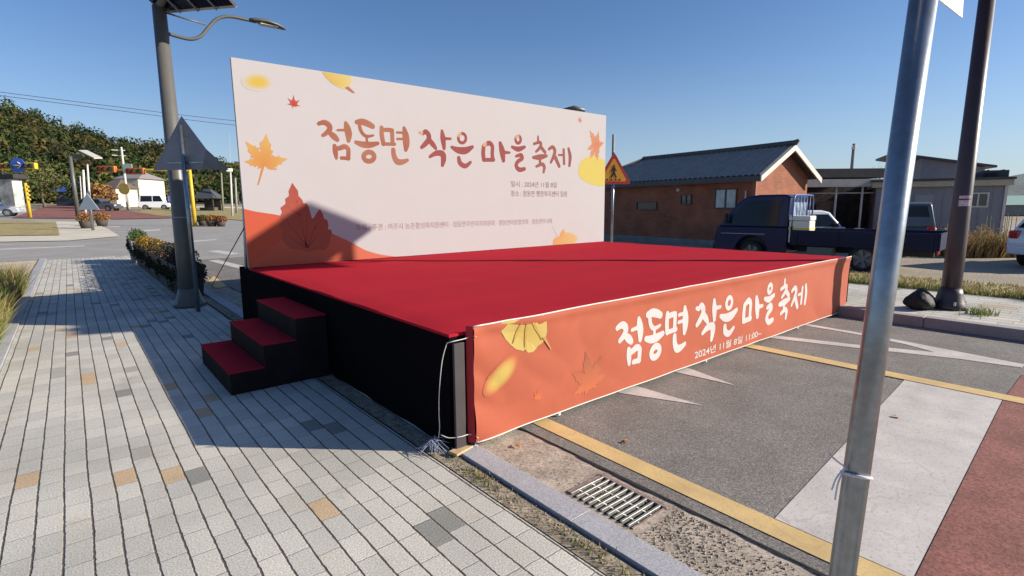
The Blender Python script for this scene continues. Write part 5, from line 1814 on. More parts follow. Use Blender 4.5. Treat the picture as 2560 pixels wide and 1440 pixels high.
# white cooler box standing on the bed
fw = Vector((TA[0], TA[1], 0)); lfv = Vector((-TA[1], TA[0], 0))
cbp = Vector((tc0[0], tc0[1], .602)) + fw * (.16) + lfv * .55
cool = thing("cooler_box", "cream white box with a yellow stripe on the bed of the blue truck", "box", cbp, TRZ)
m_ = MB(); m_.box2((-.24, -.22, 0), (.24, .22, .56)); m_.build("body", mat("cream_plastic", (.70, .68, .55), .5, noise=(6, .05)), cool, bevel=.03)
m_ = MB(); m_.box2((-.25, -.23, .563), (.25, .23, .68)); m_.build("lid", mat("cream_lid", (.68, .69, .62), .5), cool, bevel=.025)
m_ = MB(); m_.box2((-.243, -.223, .34), (.243, .223, .385)); m_.build("stripe", mat("yellow_stripe", (.68, .52, .12), .5), cool)
for s_ in (-.17, .17):
    m_ = MB(); m_.box((s_, .226, .10), (.05, .02, .05)); m_.build("latch", M_blacktrim, cool)

M_carwhite = mat("white_car_paint", (.72, .73, .76), .25, coat=.6)
M_carsilver = mat("silver_car_paint", (.50, .52, .58), .3, .3, coat=.5)
M_cardark = mat("dark_grey_car_paint", (.09, .095, .10), .3, .3, coat=.5)
RIGHT = math.atan2(-.641, .767)
p = far(2014, 520, 17.8); p.z = 0
car("small white hatchback behind the bed of the blue truck", "car", p, RIGHT, M_carwhite, L=3.3, W=1.5, H=1.36, belt=.80, hood=(.75, .78), rake=.42, tail=.1, wheel_r=.27)
p = far(2268, 520, 17.2); p.z = 0
car("dark grey van parked behind the tail of the blue truck", "van", p, math.atan2(*(ray(2285, 520)[[1, 0]])), M_cardark, L=4.2, W=1.5, H=1.60, belt=.88, hood=(.6, .85), rake=.4, tail=.08, rear_rake=.1, wheel_r=.29, name="parked_van", mirrors=False)
p = far(2755, 520, 12.9); p.z = 0
car("white car at the right edge of the yard beside the dry weeds", "car", p, RIGHT + math.radians(22), M_carwhite, L=4.1, W=1.7, H=1.42, belt=.90, hood=(1.05, .88), rear_rake=.35, wheel_r=.31)

# ------------------------------------------------------------------ carport, prefab building, shed
cp = far(2100, 520, 21.5); cp.z = 0
cport = thing("carport", "open carport with dark flat roof and thin pale posts beside the brick house", "carport", cp, RIGHT)
m_ = MB(); m_.box2((-1.55, -.2, 2.60), (1.9, 3.2, 2.95)); m_.build("roof", mat("dark_roof_sheet", (.035, .032, .035), .8, noise=(4, .2)), cport)
m_ = MB(); m_.box2((-1.9, -.55, 2.22), (1.75, -.22, 2.52)); m_.build("fascia", mat("grey_fascia", (.30, .29, .28), .7, noise=(3, .12)), cport)
for xx in (-.42, .62, 1.7):
    m_ = MB(); m_.tube([(xx, -.35, 0), (xx, -.35, 2.22)], .04, 8); m_.build("post", M_trim, cport)
m_ = MB(); m_.tube([(-1.8, -.34, 1.98), (1.7, -.34, 1.98)], .02, 6); m_.build("rail", M_trim, cport)
m_ = MB(); m_.box2((-1.9, 2.9, 0), (6.5, 3.0, 2.58)); m_.build("back_wall", mat("dark_back_wall", (.10, .08, .075), .9, noise=[(2, .4), (9, .3)]), cport)
for k, (xx, hh, c_) in enumerate(((-.9, .9, (.10, .07, .06)), (.1, 1.25, (.20, .17, .14)), (1.1, 1.0, (.07, .06, .07)), (.75, 1.7, (.25, .22, .19)))):
    m_ = MB(); m_.box((0, 0, hh / 2), (.55, .6, hh))
    o_ = m_.build("stored_crate", mat("stored_crate_%d" % k, c_, .85, noise=(5, .3)), bevel=.02)
    o_.location = cp + Matrix.Rotation(RIGHT, 3, 'Z') @ Vector((xx, 1.9 + .12 * k, 0)); o_.rotation_euler = (0, 0, RIGHT + .2 * k)
    tag(o_, ("low dark crate nearest the brick house in the carport", "waist high brown crate in the middle of the carport", "dark crate at the right end of the carport", "tall pale crate standing in the carport")[k], "crate", "crates stored under the carport")

A_ = far(2186, 520, 21.0); B_ = far(2514, 520, 19.0)
ang = math.atan2(B_.y - A_.y, B_.x - A_.x)
LW = math.hypot(B_.x - A_.x, B_.y - A_.y)
pre = thing("prefab_building", "grey sided prefab building with cream eaves and a white framed window", "building", (A_.x, A_.y, 0), ang)
M_siding = mat("grey_siding", (.21, .21, .235), .7, noise=[(2, .08), (20, .06)])
m_ = MB(); m_.box2((0, 0, 0), (LW, 5, 2.16))
for k in range(int(LW / .35)):
    m_.box2((k * .35 + .02, -.012, .05), (k * .35 + .04, -.001, 2.15))
m_.build("wall", M_siding, pre)
m_ = MB(); m_.box2((-.15, -.18, 2.17), (LW + .1, 5.1, 2.38)); m_.build("cream_eave", mat("cream_board", (.40, .37, .27), .8, noise=(3, .1)), pre)
m_ = MB(); m_.box2((-.2, -.24, 2.385), (LW + .14, 5.15, 2.47)); m_.build("roof", mat("dark_metal_roof", (.06, .05, .05), .6, noise=(2, .2)), pre)
m_ = MB(); m_.box2((LW - .09, -.05, .02), (LW - .01, -.014, 2.16)); m_.build("corner_trim", M_trim, pre)


def on_prefab(px, py):
    v = ray(px, py)
    d_ = np.array([math.cos(ang), math.sin(ang)]); nr = np.array([-d_[1], d_[0]])
    t_ = ((np.array([A_.x, A_.y]) - CAM[:2]) @ nr) / (v[:2] @ nr)
    q_ = CAM + t_ * v
    return float((q_[:2] - np.array([A_.x, A_.y])) @ d_), float(q_[2])


(x0, z1), (x1, z0) = on_prefab(2424, 485), on_prefab(2465, 515)
m_ = MB()
for a_, b_ in (((x0 - .05, z0 - .05), (x0, z1 + .05)), ((x1, z0 - .05), (x1 + .05, z1 + .05)), ((x0, z1), (x1, z1 + .05)), ((x0, z0 - .05), (x1, z0)), (((x0 + x1) / 2 - .025, z0), ((x0 + x1) / 2 + .025, z1))):
    m_.box2((a_[0], -.05, a_[1]), (b_[0], -.016, b_[1]))
wo = m_.build("window", M_trim, pre)
m_ = MB(); m_.quad((x0, -.022, z0), (x1, -.022, z0), (x1, -.022, z1), (x0, -.022, z1)); m_.build("pane", M_glass, wo)
(x0, z1), (x1, z0) = on_prefab(2288, 487), on_prefab(2325, 575)
m_ = MB(); m_.box2((x0, -.03, .05), (x1, -.014, z1)); m_.build("door", mat("grey_door", (.26, .26, .28), .6), pre)

shp = far(2292, 520, 25.5); shp.z = 0
she = far(2450, 520, 24.5)
ang2 = math.atan2(she.y - shp.y, she.x - shp.x); LS = math.hypot(she.x - shp.x, she.y - shp.y)
sh = thing("storage_shed", "taller grey shed with a sloping roof behind the prefab building", "shed", shp, ang2)
zl_, zr_ = 1.6 + (504 - 388) * 25.5 / 1316, 1.6 + (502.5 - 414) * 24.5 / 1316
m_ = MB(); m_.add([(0, 0, 0), (LS, 0, 0), (LS, 0, zr_ - .1), (0, 0, zl_ - .1), (0, 4, 0), (LS, 4, 0), (LS, 4, zr_ - .1), (0, 4, zl_ - .1)], [(0, 1, 2, 3), (7, 6, 5, 4), (0, 3, 7, 4), (1, 5, 6, 2), (3, 2, 6, 7)])
m_.build("wall", mat("shed_grey_sheet", (.23, .22, .24), .7, noise=[(3, .1), (15, .08)]), sh)
m_ = MB(); m_.prism([(-1.2, zl_ + .13), (LS + .35, zr_ - .03), (LS + .35, zr_ + .07), (-1.2, zl_ + .23)], lambda x, z: (x, -.25, z - .09), lambda x, z: (x, 4.2, z - .09)); m_.build("roof", mat("shed_dark_roof", (.06, .06, .065), .6), sh)
tk = on_prefab(2470, 445), on_prefab(2498, 445)
for k, ((x, z), wd, hh) in enumerate(((tk[0], .75, .18), (tk[1], .72, .27))):
    m_ = MB(); m_.box((0, 0, hh / 2), (wd, 1.0, hh))
    for s_ in (-.3, .3):
        m_.box((s_ * wd, 0, hh + .012), (.06, .9, .02))
    o_ = m_.build("rooftop_unit", mat("dark_rooftop_unit", (.045, .045, .05), .7), bevel=.02)
    o_.location = Vector((A_.x, A_.y, 2.472)) + Matrix.Rotation(ang, 3, 'Z') @ Vector((x, 1.0, 0)); o_.rotation_euler = (0, 0, ang)
    tag(o_, ("low dark unit on the prefab roof, left of the taller one", "taller dark unit at the right end of the prefab roof")[k], "rooftop unit")

# bare tree between the carport and the prefab
bt = far(2188, 520, 24); bt.z = 0
btree = thing("bare_tree", "small bare pale tree behind the carport roof", "tree", bt)
m_ = MB(); m_.tube([(0, 0, 0), (.02, 0, 1.5), (.1, 0, 2.5)], [.06, .05, .035], 8); m_.build("trunk", mat("pale_bark", (.34, .29, .24), .9), btree)
m_ = MB()
for k in range(26):
    z0 = rnd.uniform(1.5, 2.5); a = rnd.uniform(0, 6.28); L_ = rnd.uniform(.5, 1.15)
    e_ = Vector((math.cos(a) * L_ * .35, math.sin(a) * L_ * .35, z0 + L_))
    m_.tube([(.05, 0, z0), (e_.x * .5, e_.y * .5, z0 + L_ * .45), e_], [.014, .009, .003], 5)
m_.build("crown", mat("pale_bark"[:9], (.34, .29, .24), .9), btree, fix=False)

# dry weeds before the prefab
bs = thing("dry_weeds", "clump of tall dry brown weeds in front of the prefab building", "weeds", (0, 0, 0))
bc = far(2462, 600, 15.5); bc.z = 0
bs.location = bc
m_ = MB()
wcol_ = [(.36, .26, .12), (.42, .32, .16), (.30, .20, .09), (.26, .22, .08), (.40, .24, .12)]
rgt = Vector((.767, -.641, 0))
def wa():
    q = rgt * rnd.uniform(-1.0, .75) + Vector((.64, .76, 0)) * rnd.uniform(-.5, .9)
    return (q.x, q.y)
blades(m_, 2600, wa, .62, .035, wcol_, zf=lambda x, y: 0, lean=.3)
for k in range(60):
    x, y = wa()
    leaves(m_, (x, y, rnd.uniform(.35, .8)), (.16, .16, .2), 24, .03, wcol_)
m_.build("foliage", M_grassblade, bs, fix=False)
m_ = MB()
for k in range(16):
    x, y = wa(); hgt = rnd.uniform(.8, 1.3)
    m_.tube([(x, y, 0), (x + .03, y, hgt * .6), (x + rnd.uniform(-.1, .1), y, hgt)], .010, 5)
m_.build("stems", mat("dry_stem", (.38, .31, .2), .9), bs, fix=False)
ht = MB()

# ------------------------------------------------------------------ left distance: hill, wood, houses, signals
M_hillfloor = mat("hill_floor", (.028, .036, .014), 1, noise=[(.05, .3), (.5, .3)])
SKYL = [(-1500, 215), (-900, 225), (-500, 232), (-150, 240), (0, 256), (60, 270), (110, 288), (170, 308), (240, 326), (300, 342), (360, 352), (440, 352), (500, 364), (560, 384), (620, 394), (760, 410), (1000, 440), (1400, 470)]


def skyline(px):
    for (a, ya), (b, yb_) in zip(SKYL[:-1], SKYL[1:]):
        if a <= px <= b:
            return ya + (yb_ - ya) * (px - a) / (b - a)
    return 470


def hill_pt(px, s_):
    """s_ 0 at the foot of the wood, 1 at its top"""
    d_ = 140 + 110 * s_
    v = ray(px, 520)
    k = d_ / math.hypot(v[0], v[1])
    x, y = CAM[0] + v[0] * k, CAM[1] + v[1] * k
    dep = depth_of((x, y, 1.6))
    zt = 1.6 + (515 - skyline(px) - 52) * (depth_of((CAM[0] + v[0] / math.hypot(v[0], v[1]) * 250, CAM[1] + v[1] / math.hypot(v[0], v[1]) * 250, 1.6))) / F * 1.0
    z0 = gz(y)
    f_ = s_ * s_ * (3 - 2 * s_) if s_ < 1 else 1
    return Vector((x, y, z0 + (zt - z0) * f_))


hm_ = MB()
cols_ = list(range(-1500, 1401, 60)); rows_ = 14
vs = [hill_pt(px, j / (rows_ - 3)) if j <= rows_ - 3 else hill_pt(px, 1) + Vector((0, (j - rows_ + 3) * 60, -(j - rows_ + 3) * 6)) for px in cols_ for j in range(rows_)]
fs = [(i * rows_ + j, (i + 1) * rows_ + j, (i + 1) * rows_ + j + 1, i * rows_ + j + 1) for i in range(len(cols_) - 1) for j in range(rows_ - 1)]
hm_.add(vs, fs, True)
struct("hill", hm_, M_hillfloor, fix=False)

fo = MB()
greens = [[(.030, .046, .016), (.038, .056, .018)], [(.052, .068, .020), (.062, .076, .022)], [(.10, .105, .028), (.12, .12, .034)], [(.024, .038, .018), (.030, .046, .02)], [(.095, .075, .028), (.085, .065, .024)], [(.060, .052, .026), (.07, .058, .026)]]
wts = [6, 5, 3, 5, 2, 2]
cnt = 0
for k in range(1000):
    px = rnd.uniform(-700, 760) if k % 3 else rnd.uniform(-60, 640)
    s_ = rnd.random() ** .8
    c = hill_pt(px, s_)
    r = rnd.uniform(3.2, 5.6) * (.85 + .3 * s_)
    if px > 480:
        r *= .75
    g_ = rnd.choices(greens, wts)[0]
    n = int(150 if 0 < px < 620 else 60)
    hh = r * rnd.uniform(.65, 1.05)
    for q in range(3):
        o_ = Vector((rnd.uniform(-.45, .45) * r, rnd.uniform(-.45, .45) * r, hh * (.35 + .4 * q)))
        leaves(fo, c + o_, (r * (.85 - .18 * q), r * (.85 - .18 * q), hh * .45), n // 3, .50, g_, shell=.6, out_bias=1.5)
tag(fo.build("wooded_hillside", M_leaf, fix=False), kind="stuff")

DK = [(.030, .048, .018), (.04, .06, .022), (.05, .075, .025)]
MD = [(.06, .085, .025), (.085, .11, .03), (.10, .12, .035)]
AU = [(.34, .16, .05), (.40, .22, .08), (.22, .12, .04)]
YG = [(.16, .17, .05), (.12, .13, .04), (.2, .18, .06)]


def px_tree(px, ybase, ytop, wpx, label, cols, name="leafy_tree", n=700, **k):
    b = at(px, ybase)
    h = height_at(px, ytop, b) - b.z
    d_ = depth_of(b)
    return tree(name, label, "tree", b, h, wpx * d_ / F / 2 * 1.15, cols, n=n, size=.02 * d_ / 9 + .05, group=k.pop('group', None), **k)


TG = "trees along the foot of the hill"
px_tree(262, 522, 458, 52, "small orange autumn tree beside the white house", AU, "autumn_tree", trunk_h=.15, group=TG)
px_tree(228, 520, 440, 66, "dark evergreen tree between the blue roofed building and the white house", DK, "evergreen_tree", trunk_h=.1, group=TG, n=900)
px_tree(112, 518, 400, 110, "broad yellow green tree left of the blue roofed building", MD + YG, trunk_h=.12, group=TG, n=1100)
px_tree(20, 515, 380, 130, "dark tree at the left edge behind the traffic signal", DK, trunk_h=.1, group=TG, n=1100)
px_tree(385, 512, 432, 84, "low olive green tree right of the white house", YG + MD, trunk_h=.1, group=TG, n=900)
px_tree(445, 508, 415, 70, "olive tree behind the grey lamp post", MD, trunk_h=.1, group=TG, n=800)
px_tree(520, 506, 405, 90, "reddish brown tree behind the dark pavilion", [(.12, .085, .04), (.15, .09, .05), (.08, .075, .03)], trunk_h=.1, group=TG, n=900)
px_tree(598, 510, 415, 80, "dark green tree beside the left edge of the backdrop", DK + MD, trunk_h=.1, group=TG, n=900)
px_tree(196, 516, 452, 40, "small dark tree in front of the blue roofed building", DK, "evergreen_tree", trunk_h=.1, group=TG, n=500)


def block_house(name, label, px0, px1, ybase, ytop, wall_m, roof_m, roof=.35, depth=6.0, cat="house", windows=2, win_m=None):
    b0, b1 = at(px0, ybase), at(px1, ybase)
    d_ = depth_of(b0)
    b1 = far(px1, ybase, d_); b1.z = b0.z
    w_ = (b1 - b0).length
    a_ = math.atan2(b1.y - b0.y, b1.x - b0.x)
    H_ = height_at(px0, ytop, b0) - b0.z
    hw_ = H_ * (1 - roof)
    t = thing(name, label, cat, b0, a_)
    m_ = MB(); m_.box2((0, 0, -.3), (w_, depth, hw_)); m_.build("wall", wall_m, t)
    m_ = MB(); o = .4
    vs = [(-o, -o, hw_ + .01), (w_ + o, -o, hw_ + .01), (w_ + o, depth + o, hw_ + .01), (-o, depth + o, hw_ + .01), (w_ * .28, depth / 2, H_), (w_ * .72, depth / 2, H_)]
    m_.add(vs, [(0, 1, 5, 4), (1, 2, 5), (2, 3, 4, 5), (3, 0, 4), (3, 2, 1, 0)])
    m_.build("roof", roof_m, t)
    for k in range(windows):
        xx = w_ * (k + .7) / (windows + .4)
        f_ = MB(); f_.box2((xx - .5, -.06, hw_ * .45), (xx + .5, -.012, hw_ * .78)); wo_ = f_.build("window", win_m or M_winframe, t)
        f_ = MB(); f_.quad((xx - .42, -.066, hw_ * .48), (xx + .42, -.066, hw_ * .48), (xx + .42, -.066, hw_ * .75), (xx - .42, -.066, hw_ * .75)); f_.build("pane", M_glass, wo_)
    return t


M_cream = mat("cream_render", (.62, .57, .44), .85, noise=(1, .08))
M_bluepaint = mat("blue_roof_sheet", (.035, .075, .24), .6, noise=(2, .15))
block_house("white_house", "cream white two storey house at the foot of the wooded hill", 296, 352, 514, 428, M_cream, mat("grey_hip_roof", (.20, .19, .19), .8), .22, 7)
block_house("white_house", "low cream annex with dark roof left of the two storey house", 256, 294, 516, 446, M_cream, mat("brown_hip_roof", (.10, .075, .06), .8), .35, 5, windows=1)
block_house("shed_house", "dark blue roofed building under the trees", 142, 196, 514, 452, mat("blue_grey_wall", (.06, .075, .11), .8), M_bluepaint, .45, 6, "building", windows=1)
# pavilion with dark roof
pvb = at(524, 527)
dpv = depth_of(pvb)
pv = thing("pavilion", "small open pavilion with dark hipped roof right of the grey lamp post", "pavilion", pvb, RIGHT)
wv_ = 52 * dpv / F / 2; hv = height_at(524, 472, pvb) - pvb.z
for sx in (-1, 1):
    for sy in (-1, 1):
        m_ = MB(); m_.box((sx * wv_ * .85, sy * wv_ * .85, hv * .28), (.16, .16, hv * .56)); m_.build("post", mat("dark_timber", (.05, .04, .035), .8), pv)
m_ = MB(); z_ = hv * .56
m_.add([(-wv_ * 1.15, -wv_ * 1.15, z_), (wv_ * 1.15, -wv_ * 1.15, z_), (wv_ * 1.15, wv_ * 1.15, z_), (-wv_ * 1.15, wv_ * 1.15, z_), (-wv_ * .25, 0, hv), (wv_ * .25, 0, hv)], [(0, 1, 5, 4), (1, 2, 5), (2, 3, 4, 5), (3, 0, 4), (3, 2, 1, 0)])
m_.build("roof", mat("dark_slate", (.055, .06, .07), .7), pv)
m_ = MB(); m_.box2((-wv_ * .8, wv_ * .6, 0), (wv_ * .8, wv_ * .7, z_ * .9)); m_.build("back_wall", mat("dark_timber"[:11], (.05, .04, .035), .8), pv)
m_ = MB(); m_.box((0, -.1, .22), (wv_ * 1.2, wv_, .44)); m_.build("bench_floor", mat("dark_timber_floor", (.09, .07, .055), .8), pv)

# traffic signals
M_sigyel = mat("signal_yellow", (.62, .40, .03), .5, noise=(4, .1))
M_sigred = mat("signal_red", (.55, .06, .02), .4)
M_sigamber = mat("signal_amber", (.6, .25, .02), .4)
M_siggreen = mat("signal_green", (.06, .22, .10), .4)


M_sighead = mat("signal_head_orange", (.55, .14, .03), .5)


def mast(label, px, ybase, yarm, px_end, heads, extra=None, y_end=None, r=.13):
    b = at(px, ybase)
    d_ = depth_of(b)
    t = thing("traffic_signal", label, "traffic signal", b)
    H_ = height_at(px, yarm, b) - b.z
    m_ = MB(); m_.tube([(0, 0, 0), (0, 0, H_ + .25)], [r, r * .75], 14); m_.build("post", M_sigyel, t)
    e_ = far(px_end, y_end or yarm, d_) - b
    m_ = MB(); m_.tube([(0, 0, H_), e_], [.09, .06], 10); m_.build("arm", M_sigyel, t)
    for q in heads:
        c = far(q[0], q[1], d_ - .25) - b
        c = Vector((c.x, c.y, c.z))
        rt = Vector((.767, -.641, 0)); tw = Vector((-.62, -.77, 0))
        Mx = Matrix((rt, -tw, (0, 0, 1))).transposed()
        m_ = MB(); m_.box(c, (1.15, .28, .42), Mx); ho_ = m_.build("signal_head", M_sigyel if q[2] else M_sighead, t, bevel=.04)
        for k, lm in enumerate((M_sigred, M_sigamber, M_siggreen)):
            l_ = MB(); cc = c + rt * (-.36 + .36 * k) + tw * .145
            l_.tube([cc, cc + tw * .03], .145, 14); l_.build("lamp", lm, ho_)
            l_ = MB(); l_.tube([cc + tw * .02, cc + tw * .12], .155, 12, caps=False); l_.build("visor", M_blacktrim, ho_, fix=False)
    return t, b, d_


t, b, d_ = mast("yellow traffic signal mast with two orange heads, left of the backdrop", 488, 566, 426, 246, ((268, 423, 0), (340, 428, 0)), y_end=424)
m_ = MB(); c = far(319, 422, d_ - .3) - b; m_.box(c, (.62, .62, .03), Matrix.Rotation(RIGHT, 3, 'Z') @ Matrix.Rotation(math.pi / 2, 3, 'X')); m_.build("square_sign", mat("pale_green_sign", (.42, .55, .48), .5), t)
t, b, d_ = mast("yellow traffic signal mast at the left edge with a round blue sign on its arm", -70, 560, 424, 86, ((20, 416, 1), (70, 415, 1)), y_end=412)
m_ = MB(); c = far(45, 413, d_ - .4) - b; tw = Vector((-.62, -.77, 0)); m_.tube([c, c + tw * .04], .50, 24); so_ = m_.build("round_sign", mat("sign_blue", (.05, .14, .55), .5), t)
m_ = MB()
for a_, b2 in (((-.28, 0), (.12, 0)), ((.28, 0), (.02, .2)), ((.28, 0), (.02, -.2))):
    rt = Vector((.767, -.641, 0))
    m_.tube([c + tw * .05 + rt * a_[0] + Vector((0, 0, a_[1])), c + tw * .05 + rt * b2[0] + Vector((0, 0, b2[1]))], .045, 6)
m_.build("arrow", mat("sign_white", (.75, .75, .75), .5), so_)

yb_ = at(76, 545); d_ = depth_of(yb_)
yp = thing("yellow_post", "short yellow post with small fittings standing on the island lawn", "post", yb_)
hy = height_at(70, 458, yb_) - yb_.z
m_ = MB(); m_.tube([(0, 0, 0), (0, 0, hy)], [.13, .11], 12); m_.build("post", M_sigyel, yp)
for k in range(4):
    m_ = MB(); m_.box((.15, -.1, hy * (.9 - .12 * k)), (.14, .14, .16)); m_.build("fitting", M_sigyel, yp)

# poles and lamps in the distance
M_palepole = mat("pale_pole", (.50, .48, .44), .7)


def px_pole(px, ybase, px_t, ytop, r, label, mt=None, head=None, name="street_pole"):
    b = at(px, ybase); d_ = depth_of(b)
    tp = far(px_t, ytop, d_) - b
    t = thing(name, label, "pole", b, 0, "thin pale poles across the junction")
    m_ = MB(); m_.tube([(0, 0, 0), tp], [r, r * .75], 10); m_.build("pole", mt or M_palepole, t)
    if head == 'lamp':
        m_ = MB(); m_.box(tp + Vector((-.1, 0, .1)), (.55, .35, .3)); m_.build("lamp_head", mat("white_lamp", (.75, .72, .64), .5), t, bevel=.05)
    if head == 'arms':
        for z in (-.4, -1.1):
            m_ = MB(); m_.box(tp + Vector((-.35, .2, z)), (1.5, .1, .1)); m_.build("crossarm", M_palepole, t)
    return t


px_pole(322, 523, 303, 368, .17, "tall pale utility pole with a short crossarm before the white house", head='arms', name="utility_pole")
px_pole(62, 500, 46, 386, .17, "pale leaning utility pole behind the round blue sign", head='arms', name="utility_pole")
px_pole(581, 541, 576, 428, .10, "white topped lamp pole nearest the left edge of the backdrop", head='lamp', name="lamp_pole")
px_pole(558, 528, 553, 432, .13, "plain olive pole right of the dark pavilion", mat("olive_pole", (.20, .20, .13), .8))
px_pole(592, 534, 588, 445, .13, "plain grey green pole just beside the backdrop edge", mat("green_pole", (.24, .27, .24), .8))
px_pole(577, 500, 574, 334, .09, "slender tall pale mast rising above the treeline beside the backdrop", mat("thin_mast", (.55, .48, .42), .7))
px_pole(206, 528, 200, 440, .07, "slim pale pole left of the paired white poles", M_palepole)
px_pole(214, 540, 208, 425, .12, "thick white pole in front of the dark solar lamp", mat("white_pole", (.66, .62, .57), .6))
px_pole(227, 545, 218, 408, .10, "pale grey pole just right of the dark solar lamp", M_palepole)
# dark solar lamp across the street
sb = at(196, 545); d_ = depth_of(sb)
sl_ = thing("solar_lamp", "dark grey solar street lamp with slanted panel across the junction", "street lamp", sb)
hs = height_at(196, 392, sb) - sb.z
m_ = MB(); m_.tube([(0, 0, 0), (0, 0, hs)], [.17, .13], 12); m_.build("pole", M_lampgrey, sl_)
pa_, pb_ = far(207, 378, d_) - sb, far(246, 397, d_) - sb
m_ = MB(); dv = Vector((.55, .8, .1)).normalized() * .55
m_.add([pa_ - dv, pb_ - dv, pb_ + dv, pa_ + dv] + [q + Vector((0, 0, .1)) for q in (pa_ - dv, pb_ - dv, pb_ + dv, pa_ + dv)], [(0, 3, 2, 1), (4, 5, 6, 7), (0, 1, 5, 4), (1, 2, 6, 5), (2, 3, 7, 6), (3, 0, 4, 7)])
m_.build("solar_panel", mat("pale_panel_back", (.40, .38, .34), .6), sl_)
m_ = MB(); m_.box(far(188, 392, d_) - sb, (.8, .5, .35)); m_.build("control_box", M_lampgrey, sl_, bevel=.03)
# triangular sign across the street
tb_ = at(233, 577); d_ = depth_of(tb_)
ht_ = height_at(231, 478, tb_) - tb_.z
ts = thing("crossing_sign", "grey post with the pale back of a triangular sign across the street", "road sign", tb_, RIGHT)
m_ = MB(); m_.tube([(0, 0, 0), (0, 0, ht_)], .08, 10); m_.build("post", M_galv, ts)
m_ = MB(); m_.prism([(-.6, .1), (.6, .1), (0, 1.05)], lambda x, z: (x, -.12, ht_ - 1.15 + z), lambda x, z: (x, -.09, ht_ - 1.15 + z)); m_.build("plate", mat("pale_blue_back", (.36, .42, .46), .5), ts)
# yellow round sign before the white house
rb = at(318, 524); d_ = depth_of(rb)
hr = height_at(315, 458, rb) - rb.z
rs = thing("round_sign", "round yellow sign on a thin post before the white house", "road sign", rb, RIGHT)
m_ = MB(); m_.tube([(0, 0, 0), (0, 0, hr - .2)], .07, 8); m_.build("post", M_palepole, rs)
rr_ = 14 * d_ / F
m_ = MB(); m_.tube([(0, -.14, hr - rr_), (0, -.09, hr - rr_)], rr_, 22); m_.build("plate", mat("ochre_sign", (.50, .36, .07), .6, noise=(2, .2)), rs)
# blue sign near the parked truck
bb_ = at(430, 524); d_ = depth_of(bb_)
hb = height_at(428, 488, bb_) - bb_.z
bsn = thing("small_sign", "small violet blue square sign on a thin post left of the grey lamp post", "road sign", bb_, RIGHT)
m_ = MB(); m_.tube([(0, 0, 0), (0, 0, hb)], .05, 8); m_.build("post", M_palepole, bsn)
m_ = MB(); m_.box((0, -.08, hb - .45), (.7, .04, .8)); m_.build("plate", mat("violet_sign", (.22, .22, .55), .5), bsn)

# parked vehicles far left
p = at(392, 524)
car("white topped van parked right of the white house", "van", p, RIGHT + .35, M_carwhite, L=3.7, W=1.7, H=1.95, belt=1.05, hood=(.7, .98), rake=.4, tail=.1, rear_rake=.08, name="parked_van", mirrors=False)
p = at(252, 528)
car("dark car parked under the evergreen trees", "car", p, RIGHT + .1, M_cardark, L=4.3, H=1.5)
p = at(-22, 541)
car("grey car at the left edge behind the island lawn", "car", p, RIGHT + .5, M_carsilver, L=4.3, H=1.5)
p = at(36, 530)
gb = thing("gate_pillar", "pale broad pillar with a dark cap at the left edge of the red road", "pillar", p, RIGHT)
hp_ = height_at(36, 448, p) - p.z
m_ = MB(); m_.box((0, 0, hp_ / 2), (1.6, 1.2, hp_)); m_.build("pillar", mat("pale_pillar", (.42, .42, .38), .8, noise=[(.8, .5), (3, .2)]), gb, bevel=.05)
m_ = MB(); m_.box((0, 0, hp_ + .26), (2.6, 1.8, .5)); m_.build("cap", mat("dark_cap", (.03, .03, .03), .8), gb, bevel=.05)

# flower tubs by the crossing
def tub(px, yb0, wpx, hpx, label, cols):
    b = at(px, yb0); d_ = depth_of(b); w_ = wpx * d_ / F; h_ = hpx * d_ / F
    t = thing("flower_tub", label, "planter", b, RIGHT, "flower tubs across the junction")
    m_ = MB(); m_.tube([(0, 0, 0), (0, 0, h_ * .5)], [w_ * .28, w_ * .40], 14); m_.build("tub", mat("brown_tub", (.06, .045, .035), .8), t)
    m_ = MB(); leaves(m_, (0, 0, h_ * .68), (w_ * .55, w_ * .5, h_ * .36), 420, .055 * d_ / 30, cols, shell=.2); m_.build("plants", M_leaf, t, fix=False)


fl = [(.40, .17, .03), (.45, .22, .04), (.22, .12, .03), (.10, .08, .03), (.34, .13, .05)]
tub(216, 572, 36, 40, "orange flower tub left of the triangular sign across the street", fl)
tub(256, 566, 34, 34, "orange flower tub right of the triangular sign across the street", fl)
tub(508, 564, 30, 26, "dark green flower tub beside the yellow signal mast", [(.05, .07, .03), (.08, .09, .03)])
tub(530, 566, 34, 28, "orange flower tub between two others by the yellow signal mast", fl)
tub(553, 566, 30, 26, "rust red flower tub nearest the backdrop", [(.40, .14, .05), (.3, .1, .04), (.12, .1, .04)])

# power lines
def wire(label, pts, dep):
    P = [far(px, py, d_) for (px, py), d_ in zip(pts, dep)]
    m_ = MB(); m_.tube(smooth_line(P, 8), .028, 5)
    tag(m_.build("power_line", mat("power_wire", (.05, .055, .07), .6), fix=False), label, "power line", "power lines on the left")


wire("upper power line crossing the sky left of the backdrop", [(-400, 178), (0, 230), (300, 268), (600, 303), (1000, 335)], (46, 52, 56, 62, 70))
wire("lower power line crossing the sky left of the backdrop", [(-400, 190), (0, 239), (300, 277), (600, 314), (1000, 347)], (46, 52, 56, 62, 70))

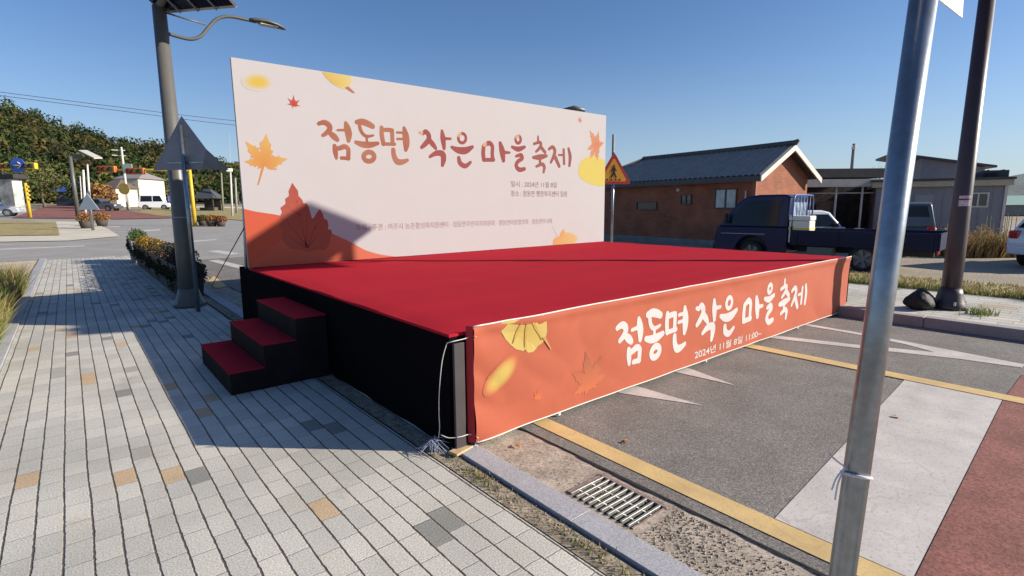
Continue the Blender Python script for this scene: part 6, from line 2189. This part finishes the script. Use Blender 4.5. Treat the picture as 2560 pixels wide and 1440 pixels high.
# lamp whose head peeps over the top edge of the backdrop
lb = far(1440, 520, 17.0); lb.z = 0
lt = thing("yard_lamp", "lamp head just showing over the top edge of the backdrop", "street lamp", lb)
hl = height_at(1440, 268, lb)
m_ = MB(); m_.tube([(0, 0, 0), (0, 0, hl - .06)], [.09, .06], 12); m_.build("pole", M_lampgrey, lt)
m_ = MB(); dv = Vector((.767, -.641, 0))
m_.tube([Vector((0, 0, hl - .08)) - dv * .45, Vector((0, 0, hl - .02)) - dv * .1, Vector((0, 0, hl - .1)) + dv * .25], [.04, .075, .05], 10); m_.build("lamp_head", M_lampgrey, lt)

# far hills on the right, the blue of distant haze put into their colour
rh = MB()
prof = [(-900, 512), (1500, 508), (2000, 500), (2380, 468), (2470, 450), (2560, 434), (2700, 424), (2900, 440), (3300, 450), (3900, 470)]
vs = []
for px, py in prof:
    top = far(px, py, 620)
    bot = far(px, 520, 520); bot.z = -1
    bk = far(px, 520, 900); bk.z = -1
    mid = (top + bot) / 2 + Vector((0, 0, 3))
    vs += [bot, mid, top, bk]
n = len(prof)
rh.add(vs, [(i * 4 + j, (i + 1) * 4 + j, (i + 1) * 4 + j + 1, i * 4 + j + 1) for i in range(n - 1) for j in range(3)], True)
struct("far_hills", rh, mat("hazy_hill_cover", (.10, .125, .13), 1, noise=[(.02, .25), (.15, .25)]), fix=False)
# lower wooded rise and a green roofed hall beyond the prefab
gh = far(2545, 520, 60); gh.z = 0
gt = thing("green_hall", "long low hall with a pale green roof beyond the prefab building", "building", gh, RIGHT)
m_ = MB(); m_.box2((-3, 0, 0), (14, 8, 1.2)); m_.build("wall", mat("hall_wall", (.16, .17, .19), .8, noise=(1, .2)), gt)
m_ = MB(); m_.add([(-3.4, -.4, 1.21), (14.4, -.4, 1.21), (14.4, 8.4, 1.21), (-3.4, 8.4, 1.21), (-2, 4, 2.3), (13, 4, 2.3)], [(0, 1, 5, 4), (1, 2, 5), (2, 3, 4, 5), (3, 0, 4), (3, 2, 1, 0)]); m_.build("roof", mat("green_roof", (.22, .34, .28), .6), gt)
